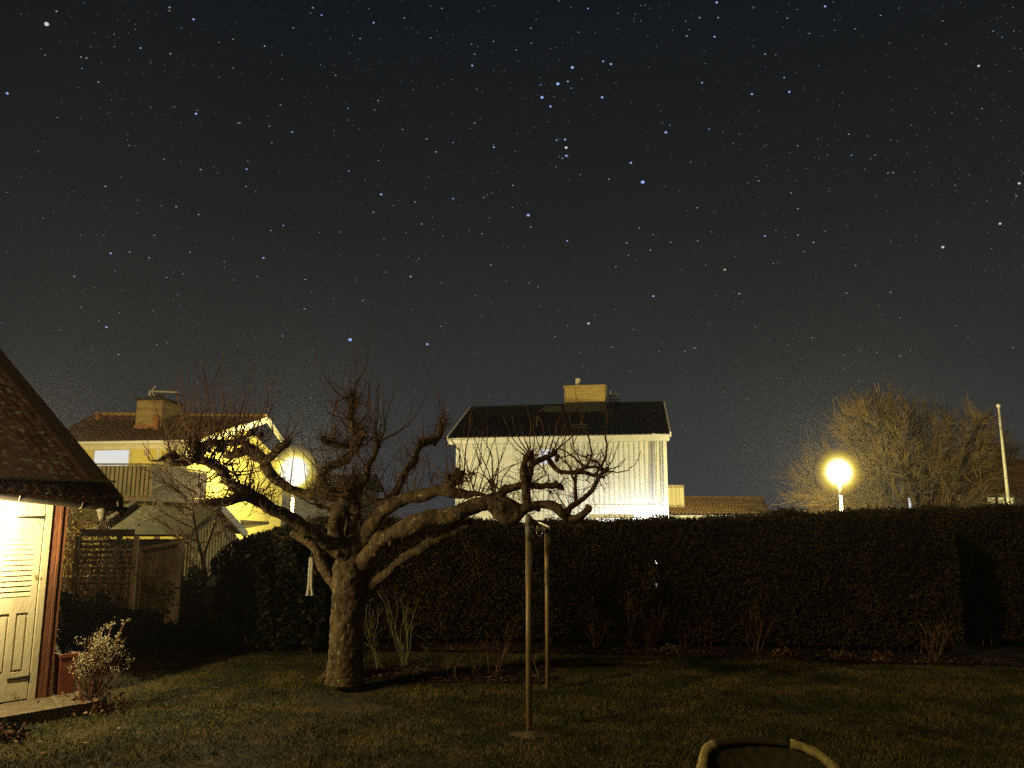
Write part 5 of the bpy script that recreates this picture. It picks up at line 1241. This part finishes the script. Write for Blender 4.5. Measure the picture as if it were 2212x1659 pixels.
# awning box with arms above the lowest window
b = MB(); wpanel(b, 1450, 1272, 1772, 1296, .34, .16)
for k in range(8):
    X = 1462 + k * 42; wpanel(b, X, 1262, X + 12, 1276, .22, .19)
aw = part(b, 'awning', M['white_paint'], wh)
b = MB(); wpanel(b, 1440, 1306, 1780, 1400, .06, .055); part(b, 'window', M['white_paint'], wh)
b = MB(); wpanel(b, 1395, 1160, 1990, 1176, .06, .055); part(b, 'trim_board', M['white_paint'], wh)
b = MB()
for X in (1212, 1275): wpanel(b, X, 590, X + 5, 900, .16, .03)
for k in range(4): wpanel(b, 1212, 640 + k * 78, 1280, 647 + k * 78, .15, .025)
part(b, 'ladder', M['galv_pale'], wh)
b = MB(); t0, t1 = hit(*r3(1957, 585), a0 + wn * .12, wn), hit(*r3(1962, 1320), a0 + wn * .12, wn); b.tube([t0, t1], .05, 10); part(b, 'downpipe', M['white_paint'], wh, smooth=True)
hl = hit(1392, 1178, a0 + wn * 2.4, wn)
b = MB(); hb0 = hl - wn * 2.38; b.beam(hb0, hl, .03, .03); b.lathe((hl.x, hl.y, hl.z), [(.10, .10), (.03, .18), (.01, .2)], 12); lb_ = part(b, 'assumed_lamp_bracket', M['iron'], wh)  # unseen lamp assumed from the wall's brightness, set far out to spread its light
b = MB(); b.sphere(hl, .07, 12); part(b, 'bulb', M['globe'], lb_, smooth=True)
point('assumed_house_light', hl, 1050, (.80, .90, 1.0), wh, .06)
# wooden balcony at its right side
dV = 36.5; q0, q1 = P(1442, 1048, dV), P(1478, 1096, dV)
bb = crop(2350, 1650, 2850, 2212)
wb = MB(); 
for k in range(4):
    X0 = q0.x + (q1.x - q0.x) * k / 4; X1 = q0.x + (q1.x - q0.x) * (k + 1) / 4
    wb.box(((X0 + X1) / 2, dV, (P(1460, 1053, dV).z + P(1460, 1091, dV).z) / 2), X1 - X0 - .012, .03, P(1460, 1053, dV).z - P(1460, 1091, dV).z)
bw = part(wb, 'balcony', M['olive_wood'], wh)
b = MB(); zt_ = P(1460, 1050, dV).z; b.box(((q0.x + q1.x) / 2, dV, zt_), q1.x - q0.x + .04, .08, .10); b.box(((q0.x + q1.x) / 2, dV - .02, P(1460, 1093.5, dV).z), q1.x - q0.x + .04, .10, .09); b.box((q1.x, dV + .9, (zt_ + P(1460, 1091, dV).z) / 2), .04, 1.8, zt_ - P(1460, 1091, dV).z); part(b, 'handrail', M['grey_wood'], bw)
# low annex beyond
dX = 41.0; an = thing('low_annex', 'low pale building with yellow lit pantile roof right of the white house', 'building', P(1560, 1115, dX)); an.location.z = 0
A_, B_ = P(*bb(40, 795), 37.5), P(*bb(1738, 845), 40.5); C_, D_ = P(*bb(1620, 545), 45), P(*bb(300, 560), 43)
B_.z = A_.z = (A_.z + B_.z) / 2; C_.z = D_.z = (C_.z + D_.z) / 2
b = MB(); tiled(b, A_, B_, C_, D_, 9, 30, .06, .03); ra_ = part(b, 'roof', M['roof_yellow'], an)
b = MB(); b.tube([D_, C_], .11, 8); b.tube([C_, B_], .09, 8); part(b, 'ridge_tiles', M['roof_yellow'], ra_)
wA, wB = A_ + Vector((0, .35, 0)), B_ + Vector((-.3, .35, 0)); di = (wB - wA).normalized(); ni = Vector((di.y, -di.x, 0))
b = MB(); b.slab([Vector((wA.x, wA.y, 0)), Vector((wB.x, wB.y, 0)), Vector((wB.x, wB.y, wB.z)), Vector((wA.x, wA.y, wA.z))], -ni, .2)
for k in range(34):
    q = wA + di * (k * .38) + ni * .006
    if (q - wA).length < (wB - wA).length: b.box((q.x, q.y, A_.z / 2), .03, .012, A_.z - .1, math.atan2(di.y, di.x))
part(b, 'wall', M['cream'], an)
b = MB(); b.beam(A_ - UZ * .11, B_ - UZ * .11, .05, .22); part(b, 'fascia', M['white_paint'], an)

# ================================================================== RIGHT: HOUSE, TREE, FLAGPOLE
zr = crop(2700, 1300, 3648, 2212)
dH = 46.0
rh = thing('brown_roof_house', 'house with large brown pantile roof and lit dormer behind the bare tree', 'house', P(2120, 1115, dH)); rh.location.z = 0
A_, B_ = P(*zr(1190, 1290), 42), P(*zr(2500, 1270), 42); C_, D_ = P(*zr(2500, 800), 50), P(*zr(1235, 808), 50)
B_.z = A_.z = min(A_.z, B_.z); C_.z = D_.z = (C_.z + D_.z) / 2
b = MB(); tiled(b, A_, B_, C_, D_, 20, 52, .07, .05); rfb = part(b, 'roof', M['roof_brown'], rh)
b = MB(); b.tube([D_ + UZ * .05, C_ + UZ * .05], .13, 8); part(b, 'ridge_tiles', M['roof_brown'], rfb)
b = MB(); b.tube([D_ + Vector((-.05, 0, 0)), A_ + Vector((-.05, 0, 0))], .12, 6); part(b, 'bargeboard', M['cream'], rh)
b = MB(); b.slab([Vector((A_.x + .3, 42.4, 0)), Vector((B_.x, 42.4, 0)), Vector((B_.x, 42.4, A_.z)), Vector((A_.x + .3, 42.4, A_.z))], (0, 1, 0), .3)
b.slab([Vector((A_.x + .3, 42.7, 0)), Vector((A_.x + .3, 58, 0)), Vector((A_.x + .3, 58, A_.z)), Vector((A_.x + .3, 50, D_.z - .1)), Vector((A_.x + .3, 42.7, A_.z))], (1, 0, 0), .3); part(b, 'wall', M['cream'], rh)
c0, c1 = P(*zr(1655, 730), 47), P(*zr(1812, 885), 47)
b = MB(); b.box(((c0.x + c1.x) / 2, 47.6, (c0.z + c1.z) / 2 - .1), c1.x - c0.x, 1.2, c0.z - c1.z + .2); chb = part(b, 'chimney', M['chimney_pale'], rh)
b = MB(); b.box(((c0.x + c1.x) / 2, 47.6, c0.z + .04), c1.x - c0.x + .14, 1.34, .10); part(b, 'chimney_cap', M['chimney_pale'], chb)
# dormer
dz_ = crop(3300, 1600, 3648, 2212); dD = 41.6
d0, d1 = P(*dz_(1210, 1010), dD), P(*dz_(2170, 1330), dD)
b = MB()
for (X0, X1, Y0, Y1) in ((1210, 2180, 1010, 1095), (1210, 2180, 1295, 1380), (1210, 1395, 1095, 1295), (1985, 2180, 1095, 1295)):
    a_, c_ = P(*dz_(X0, Y0), dD), P(*dz_(X1, Y1), dD); b.box(((a_.x + c_.x) / 2, dD + .1, (a_.z + c_.z) / 2), c_.x - a_.x, .2, a_.z - c_.z)
b.box(((d0.x + d1.x) / 2, dD + 1.2, (d0.z + d1.z) / 2), d1.x - d0.x - .02, 1.9, d0.z - d1.z)
dm = part(b, 'dormer', M['cream'], rh)
for X0, X1 in ((1395, 1585), (1605, 1795), (1812, 1985)):
    a_, c_ = P(*dz_(X0, 1095), dD), P(*dz_(X1, 1295), dD); b = MB(); b.box(((a_.x + c_.x) / 2, dD + .10, (a_.z + c_.z) / 2), c_.x - a_.x, .06, a_.z - c_.z); part(b, 'pane', M['lit_warm'], dm)  # street lamp's reflection put into the panes as emission
for X in (1595, 1803):
    a_, c_ = P(*dz_(X, 1095), dD), P(*dz_(X, 1295), dD); b = MB(); b.box((a_.x, dD + .04, (a_.z + c_.z) / 2), .10, .10, a_.z - c_.z); part(b, 'mullion', M['dark_wood'], dm)
b = MB(); a_, c_ = P(*dz_(1130, 985), dD - .3), P(*dz_(2230, 1000), dD - .3)
b.slab([a_, c_, c_ + Vector((0, 3.6, .95)), a_ + Vector((0, 3.6, .95))], (0, -.25, 1), .12); part(b, 'dormer_roof', M['roof_brown'], dm)
# lit window between the tree stems
q = P(*zr(1328, 1180), 41.9)
b = MB(); b.box((q.x, 42.35, q.z - .1), .45, .06, 1.15); part(b, 'window', M['lit_window'], rh)

# flagpole
fp0 = P(2178, 1075, 34.0); ft = P(2158, 880, 34.0)
fx = fp0.x
fpo = thing('flagpole', 'tall white flagpole standing right of the bare tree', 'flagpole', (fx, 34.0, 0))
ft.x = fx; 
b = MB(); b.lathe((fx, 34.0, 0), [(.085, 0), (.085, 1.0), (.075, 3.0), (.05, ft.z)], 14); part(b, 'pole', M['flag_white'], fpo, smooth=True)
b = MB(); b.sphere((fx, 34.0, ft.z + .07), .10, 12); part(b, 'finial', M['flag_white'], fpo, smooth=True)

# big bare tree
dG = 36.0; tb0 = P(*zr(1300, 1250), dG); tb0.z = 0
bt = thing('bare_tree', 'large round crowned leafless tree behind the hedge at right', 'tree', tb0)
lim = MB(); fine = MB()
def inside(p):
    # crown silhouette: an uneven dome about the tree
    x = (p.x - tb0.x); y = p.y - tb0.y; z = p.z
    an = math.atan2(z - 2.2, x if abs(x) > 1e-4 else 1e-4)
    return (x / 5.7) ** 2 + (y / 4.2) ** 2 + (max(z - 2.0, 0) / 5.95) ** 2 < 1.0 + .25 * noise.noise(Vector((x * .9, y * .9, z * .9)))
ctr = Vector((tb0.x, dG, .6))
def grow(p, d, L, r, lev):
    seg = 4; pts_ = [p]; dirs = []
    for i in range(seg):
        outw = (pts_[-1] - ctr).normalized()
        d = (d + rv(.15) + outw * .06).normalized(); pts_.append(pts_[-1] + d * L / seg); dirs.append(d)
    tgt = lim if r > .018 else fine
    tgt.tube(pts_, [r * (1 - .45 * i / seg) for i in range(seg + 1)], 6 if r > .018 else 3, cap=False)
    if lev >= 6 or (not inside(pts_[-1]) and lev > 2): return
    kids = (3, 3, 4, 4, 3, 2)[lev]
    for k in range(kids):
        i = seg if k == 0 else random.randint(1, seg)
        dv = dirs[max(i - 1, 0)]
        nd = (dv + rv(.44 if lev < 4 else .38)).normalized()
        if pts_[i].z < 2.0 and nd.z < 0: nd.z = abs(nd.z)
        grow(pts_[i], nd, L * rnd(.60, .82), r * .60, lev + 1)
for (a, c_, w) in ((1180, 640, .17), (1420, 780, .15), (1720, 720, .14), (900, 760, .13), (780, 1000, .11), (1590, 600, .13), (1830, 960, .11), (1000, 1080, .09), (1010, 560, .13), (1330, 560, .12), (1880, 820, .10), (640, 1120, .05), (420, 1120, .045), (480, 1000, .05)):
    e = P(*zr(a, c_), dG + random.gauss(0, .9)); s0 = Vector((tb0.x + (e.x - tb0.x) * .20 + random.gauss(0, .12), dG + random.gauss(0, .3), 0))
    top_ = s0.lerp(e, .55) + UZ * .30
    q = [Vector(x) for x in catmull([tuple(s0), tuple(s0.lerp(top_, .5) + Vector((-(e.x - tb0.x) * .10, 0, .25))), tuple(top_), tuple(e)], 5)]
    w *= 1.25
    lim.tube(q, [w * (1 - .62 * i / (len(q) - 1)) for i in range(len(q))], 9, rough=.1)
    for i in range(6, len(q)):
        nk = 4 if i == len(q) - 1 else 1
        for k in range(nk):
            dv = (q[i] - q[i - 1]).normalized() + rv(.36); grow(q[i], dv.normalized(), rnd(1.0, 1.5), w * .26, 2)
print('bare tree faces', len(lim.f), len(fine.f))
part(lim, 'trunk', M['tree_limb_shade'], bt, smooth=True)
part(fine, 'crown', M['tree_twig_lit'], bt)

# ================================================================== GARDEN CHAIR, front right
dCh = 3.9; cL = P(1512, 1606, dCh); cR = P(1742, 1602, dCh + .05)
ccx = (cL.x + cR.x) / 2; zt_ = (cL.z + cR.z) / 2; hw = (cR.x - cL.x) / 2
ch = thing('garden_chair', 'garden chair with speckled tan frame and dark woven back at the bottom edge', 'chair', (ccx, dCh - .2, 0))
b = MB()
fr = MB()
zS = .43
# back frame: a rounded hoop, leaning backwards (away), lower ends run forward to the seat
hoop = [(-hw - .115, -.34, zt_ - .42), (-hw - .075, -.20, zt_ - .20), (-hw - .015, -.09, zt_ - .085), (-hw + .02, -.03, zt_ - .02), (-hw + .09, 0, zt_ + .006), (0, .02, zt_ + .012), (hw - .12, 0, zt_ + .006), (hw - .02, -.04, zt_ - .014), (hw + .05, -.10, zt_ - .06), (hw + .10, -.20, zt_ - .16), (hw + .16, -.34, zt_ - .42)]
pr = [Vector((ccx + a, dCh + c_, z)) for a, c_, z in catmull(hoop, 5)]
k1, k2 = int(len(pr) * .40), int(len(pr) * .62)
for i in (0, 1):
    seg = pr[:k1] if i == 0 else pr[k2:]
    b = MB(); b.tube(seg, [.021 * (1 + .10 * math.sin(k * 1.7)) for k in range(len(seg))], 12, rough=.10, freq=40); part(b, 'arm', M['cane_frame'], ch, smooth=True)
b = MB(); b.tube(pr[k1 - 1:k2 + 1], .018, 12); part(b, 'top_rail', M['chair_mesh'], ch, smooth=True)
for t_ in (.12, .20, .82, .89):
    i = int(len(pr) * t_); b = MB(); d_ = (pr[i + 1] - pr[i]).normalized(); b.tube([pr[i] - d_ * .016, pr[i] + d_ * .016], .026, 12); part(b, 'binding', M['cane_frame'], ch, smooth=True)
b = MB(); nx_, nz_ = 14, 12     # woven back: bowed panel with real thickness
gridf, gridb = [], []
for j in range(nz_ + 1):
    for i in range(nx_ + 1):
        s = i / nx_ * 2 - 1; t = j / nz_
        x = ccx + s * (hw - .03 + .03 * t); z = zt_ - .0 - (zt_ - zS) * t; y = dCh - .02 - .14 * t + .05 * (1 - s * s) * (1 - t)
        w_ = .006 * ((i + j) % 2)
        gridf.append((x, y + w_, z)); gridb.append((x, y + .022 + w_, z))
nn = len(gridf); w = nx_ + 1
fs = []
for j in range(nz_):
    for i in range(nx_):
        a = j * w + i; fs.append((a, a + 1, a + w + 1, a + w)); fs.append((nn + a, nn + a + w, nn + a + w + 1, nn + a + 1))
for i in range(nx_): fs.append((i, nn + i, nn + i + 1, i + 1)); a = nz_ * w + i; fs.append((a, a + 1, nn + a + 1, nn + a))
b.add(gridf + gridb, fs); part(b, 'backrest', M['chair_mesh'], ch)
b = MB(); b.hexa([(ccx - hw, dCh - .62, zS - .03), (ccx + hw, dCh - .62, zS - .03), (ccx + hw - .03, dCh - .14, zS - .05), (ccx - hw + .03, dCh - .14, zS - .05)], [(ccx - hw, dCh - .62, zS + .02), (ccx + hw, dCh - .62, zS + .02), (ccx + hw - .03, dCh - .14, zS), (ccx - hw + .03, dCh - .14, zS)]); part(b, 'seat', M['chair_mesh'], ch)
for sx in (-1, 1):
    for fy in (-.58, -.12):
        b = MB(); b.tube([(ccx + sx * (hw + .02), dCh + fy, 0), (ccx + sx * (hw - .01), dCh + fy * .98, zS)], .020, 10); part(b, 'leg', M['cane_frame'], ch, smooth=True)

# ================================================================== STARS
DS = 420.0
def star_mat(name, c, s): 
    m = emat(name, c, s); m.cycles.emission_sampling = 'NONE'; return m
SMW, SMB, SMY, SMR = star_mat('star_white', (1, 1, 1), .60), star_mat('star_blue', (.40, .54, 1.0), .80), star_mat('star_yellow', (1.0, .82, .45), .45), star_mat('star_red', (1.0, .62, .5), .4)
SMD = [star_mat('star_dim', (.95, .97, 1.0), .27), star_mat('star_dim_blue', (.55, .66, 1.0), .32), star_mat('star_dim_pink', (1.0, .75, .72), .26), star_mat('star_faint', (.95, .97, 1.0), .13), star_mat('star_very_faint', (.92, .95, 1), .075)]
def starpos(px, py):
    r = ray(px, py).normalized(); return Vector((0, 0, CAMZ)) + r * DS
PXU = DS / FPX       # one pixel of the 2212 frame at the stars' distance
def smesh(b, c, rpx, m=0, ex=1.25): 
    r = rpx * PXU; b.sphere(c, r, 8, m, sq=(r and ex, 1, 1))
tile = [(0, 0), (737.33, 0), (1474.67, 0), (0, 388.1), (737.33, 388.1), (1474.67, 388.1)]
def T(k, x, y): return tile[k][0] + x * .33333, tile[k][1] + y * .33333
bright = [
 (0, 302, 156, 5.0, 'W', 'brightest star, big white spark in the upper left corner of the sky'),
 (4, 57, 1037, 5.0, 'B', 'large blue white star low in the sky above the apple tree'),
 (1, 1497, 437, 4.0, 'B', 'uppermost of three blue stars in a slanting row high in the sky'),
 (1, 1403, 543, 4.2, 'B', 'middle of three blue stars in a slanting row high in the sky'),
 (1, 1301, 631, 4.0, 'B', 'lowest of three blue stars in a slanting row high in the sky'),
 (1, 1355, 690, 2.9, 'B', 'blue star just under the slanting row of three'),
 (1, 1690, 631, 3.2, 'B', 'single blue star to the right of the slanting row of three'),
 (1, 1457, 957, 3.8, 'W', 'hazy white star in the middle of a short upright row'),
 (1, 1450, 904, 2.8, 'B', 'blue star directly above the hazy white star'),
 (1, 1458, 1009, 3.1, 'B', 'blue star directly below the hazy white star'),
 (4, 1953, 16, 5.0, 'B', 'big blue star above the white house, high at centre right'),
 (4, 1211, 230, 4.2, 'B', 'blue star midway between the hazy star and the white house chimney'),
 (4, 557, 1066, 3.4, 'B', 'white blue star low in the sky left of the white house'),
 (5, 273, 583, 3.2, 'Y', 'single yellowish star right of centre'),
 (5, 1686, 437, 3.4, 'W', 'bright white star alone at the far right of the sky'),
 (4, 1602, 932, 3.2, 'W', 'white star above the right end of the white house roof'),
 (4, 2022, 755, 2.9, 'B', 'blue star left of the yellowish star and lower'),
 (1, 2103, 858, 3.4, 'B', 'blue star upper right of the big blue star with a faint companion above'),
 (1, 1877, 1055, 3.0, 'B', 'blue star just above and left of the big blue star'),
 (1, 1747, 415, 2.8, 'B', 'small blue star up right of the slanting row of three'),
 (2, 449, 610, 2.7, 'B', 'left one of two blue stars side by side in the upper right'),
 (2, 691, 595, 2.6, 'B', 'right one of two blue stars side by side in the upper right'),
 (2, 221, 16, 2.9, 'B', 'white blue star touching the top edge of the picture'),
 (2, 923, 41, 2.6, 'B', 'blue star close to the top edge at upper right'),
 (2, 1918, 427, 2.7, 'W', 'white star in the upper right corner region, standing alone'),
 (5, 2181, 24, 3.0, 'W', 'white star at the very right edge of the sky'),
 (5, 2057, 285, 2.9, 'W', 'white star near the right edge below the edge star'),
 (4, 258, 96, 3.0, 'B', 'blue star left of centre, halfway up the sky'),
 (0, 47, 605, 3.0, 'B', 'pale blue star at the left edge of the sky'),
 (0, 1271, 737, 2.9, 'B', 'lower star of a close pair at upper left of centre'),
]
MT = {'W': SMW, 'B': SMB, 'Y': SMY, 'R': SMR}
for k, x, y, r_, c_, lab in bright:
    px, py = T(k, x, y); p = starpos(px, py); b = MB(); smesh(b, p, r_ * .64)
    solo(b, 'star', MT[c_], lab, 'star', 'bright stars in the night sky', base=p)
mid = [(0, x, y, 2.1, 'W') for x, y in ((367, 73), (1099, 48), (1098, 70), (525, 369), (560, 376), (638, 531), (976, 404), (1105, 348), (1510, 255), (1826, 357), (1420, 500), (1280, 715), (978, 695), (1740, 751), (1897, 754), (1746, 818), (1553, 797), (1762, 925), (838, 943), (1412, 1119), (1300, 1099), (1817, 680), (1828, 513), (2175, 488), (2027, 50), (1511, 441), (1404, 123), (2077, 420), (134, 800), (372, 761), (1383, 1087), (1062, 1032), (1606, 1044), (292, 356), (740, 222), (2166, 850))]
mid += [(0, x, y, 2.2, 'B') for x, y in ((1254, 125), (1901, 180), (2040, 546), (1894, 856), (1598, 1096), (2012, 84), (1715, 299), (911, 311), (531, 444), (2170, 45), (2084, 98))]
mid += [(1, x, y, 2.1, 'W') for x, y in ((178, 56), (651, 54), (121, 250), (863, 351), (986, 268), (1231, 280), (941, 369), (1134, 324), (1534, 208), (1941, 36), (1793, 86), (1986, 232), (2147, 196), (864, 797), (397, 839), (465, 581), (881, 581), (566, 1147), (1344, 790), (1558, 512), (2080, 797), (1141, 866), (216, 713), (240, 652), (1031, 244), (1488, 47), (1940, 135), (1674, 945), (1583, 749), (1735, 1161), (553, 900), (987, 936), (1987, 966))]
mid += [(1, x, y, 2.2, 'B') for x, y in ((43, 702), (209, 147), (408, 116), (579, 245), (848, 425), (844, 287), (1599, 55), (1659, 186), (1410, 5), (1292, 548), (240, 1040), (48, 1108), (725, 924), (988, 954), (2129, 811), (1490, 572), (1550, 1132), (1697, 397), (1227, 183), (615, 984), (1390, 1080), (1390, 1141), (1395, 908), (1452, 860), (1433, 1026), (1412, 1015), (430, 408), (1468, 528), (1468, 1016))]
mid += [(2, x, y, 2.0, 'W') for x, y in ((110, 114), (230, 114), (27, 234), (678, 118), (822, 217), (1118, 186), (1341, 280), (1705, 284), (1685, 135), (1035, 602), (1745, 731), (1940, 704), (1348, 909), (1391, 915), (1196, 881), (1077, 870), (745, 944), (741, 1098), (480, 1143), (260, 856), (368, 870), (1353, 646), (792, 570), (1363, 1118), (1330, 1122), (1502, 1115), (146, 412), (603, 355), (534, 351), (1400, 52), (1409, 187), (1481, 811))]
mid += [(2, x, y, 2.1, 'B') for x, y in ((20, 136), (206, 238), (51, 1049), (172, 837), (1247, 1005), (658, 503), (1282, 100), (1094, 1006), (2012, 203), (2070, 241), (125, 536))]
mid += [(3, x, y, 2.2, 'W') for x, y in ((683, 43), (280, 250), (521, 358), (1000, 361), (742, 617), (1044, 169), (1142, 175), (1287, 226), (894, 132), (1656, 75), (1594, 44), (1978, 647), (1973, 836), (2032, 1109), (1083, 1058), (769, 1133), (593, 1105), (642, 914), (1278, 940), (1396, 977), (1151, 746), (967, 506), (1079, 634), (1512, 650), (1453, 531), (1455, 567), (2070, 341), (2205, 339), (2154, 909), (526, 826), (482, 627), (840, 468), (1540, 1067), (1582, 549), (1755, 329))]
mid += [(3, x, y, 2.3, 'B') for x, y in ((1831, 1013), (1016, 1069), (1667, 628), (1836, 297), (717, 477), (1231, 470), (1707, 507), (690, 955))]
mid += [(4, x, y, 2.2, 'W') for x, y in ((208, 211), (433, 497), (828, 326), (960, 246), (1108, 181), (276, 384), (287, 599), (139, 783), (1217, 669), (911, 886), (1068, 659), (885, 1127), (238, 1141), (520, 287), (1726, 238), (2084, 55), (2101, 44), (1775, 841), (1465, 944), (1757, 1086), (591, 243), (1079, 437), (675, 928), (420, 345), (2135, 405), (970, 553), (1930, 312))]
mid += [(4, x, y, 2.2, 'B') for x, y in ((477, 144), (1111, 37), (1275, 693), (868, 751), (2021, 356), (1861, 490), (2003, 456), (1849, 410), (1894, 971), (1384, 1016), (911, 350), (647, 669), (1779, 565), (449, 628), (501, 513), (1227, 307), (338, 168), (316, 664), (725, 123), (923, 115), (1464, 397))]
mid += [(4, x, y, 1.9, 'R') for x, y in ((1906, 517), (646, 950), (1285, 820), (237, 491), (973, 797), (1405, 851))]
mid += [(5, x, y, 2.1, 'W') for x, y in ((731, 8), (492, 8), (94, 182), (746, 188), (1253, 109), (604, 327), (617, 537), (588, 543), (786, 466), (1512, 362), (1653, 339), (1348, 730), (329, 729), (389, 793), (209, 752), (124, 752), (554, 1045), (469, 953), (837, 1025), (1030, 1140), (1260, 1120), (1475, 1108), (1410, 1141), (1773, 948), (1270, 817), (864, 614), (1780, 287), (2162, 105), (1121, 556), (950, 91), (680, 1067), (1407, 896), (2140, 1088), (338, 498), (747, 360), (15, 1112))]
mid += [(5, x, y, 2.1, 'B') for x, y in ((97, 397), (149, 552), (848, 407), (77, 1090), (702, 87), (1766, 36), (533, 366), (1062, 735), (367, 738))]
random.shuffle(mid)
protos = {}
for key, mt in (('W', SMD[0]), ('B', SMB), ('R', SMD[2])):
    b = MB(); b.sphere((0, 0, 0), PXU, 8, sq=(1.35, 1, .9))
    me = bpy.data.meshes.new('star'); me.from_pydata(b.v, [], b.f); me.materials.append(mt); protos[key] = me
for k, x, y, r_, c_ in mid[:268]:
    px, py = T(k, x, y); o = bpy.data.objects.new('star', protos[c_]); COL.objects.link(o)
    o.location = starpos(px, py); s_ = r_ * (.32 + .42 * random.random() ** 1.6); o.scale = (s_, s_, s_)
    tag(o, 'one of the many small stars scattered over the dark sky', 'star', 'small stars in the night sky')
b = MB()
for i in range(2600):
    px, py = rnd(-30, 2240), rnd(-30, 1050) if random.random() < .8 else rnd(-30, 600)
    if noise.noise(Vector((px * .004, py * .004, 1.7))) + rnd(-.5, .5) < -.12: continue
    m_ = random.choices((0, 1, 2, 3, 4), (.10, .07, .03, .40, .40))[0]
    r = PXU * rnd(.6, 1.05); c = starpos(px, py)
    b.add([c + Vector((-1.3 * r, 0, 0)), c + Vector((0, -r, 0)), c + Vector((1.3 * r, 0, 0)), c + Vector((0, r, 0)), c + Vector((0, 0, r)), c + Vector((0, 0, -r))], [(0, 1, 4), (1, 2, 4), (2, 3, 4), (3, 0, 4), (1, 0, 5), (2, 1, 5), (3, 2, 5), (0, 3, 5)], m_)
solo(b, 'faint_stars', SMD, kind='stuff')

# ================================================================== HAZE
b = MB(); b.box((0, 32, 9.5), 130, 80, 23)
hz = solo(b, 'haze', [], kind='stuff')
m = bpy.data.materials.new('haze'); m.use_nodes = True; t = m.node_tree; t.nodes.clear()
pv = t.nodes.new('ShaderNodeVolumePrincipled'); pv.inputs['Density'].default_value = .00045; pv.inputs['Color'].default_value = (.9, .9, .9, 1); pv.inputs['Anisotropy'].default_value = .70
o_ = t.nodes.new('ShaderNodeOutputMaterial'); t.links.new(pv.outputs[0], o_.inputs['Volume'])
hz.data.materials.append(m)
m.cycles.homogeneous_volume = True
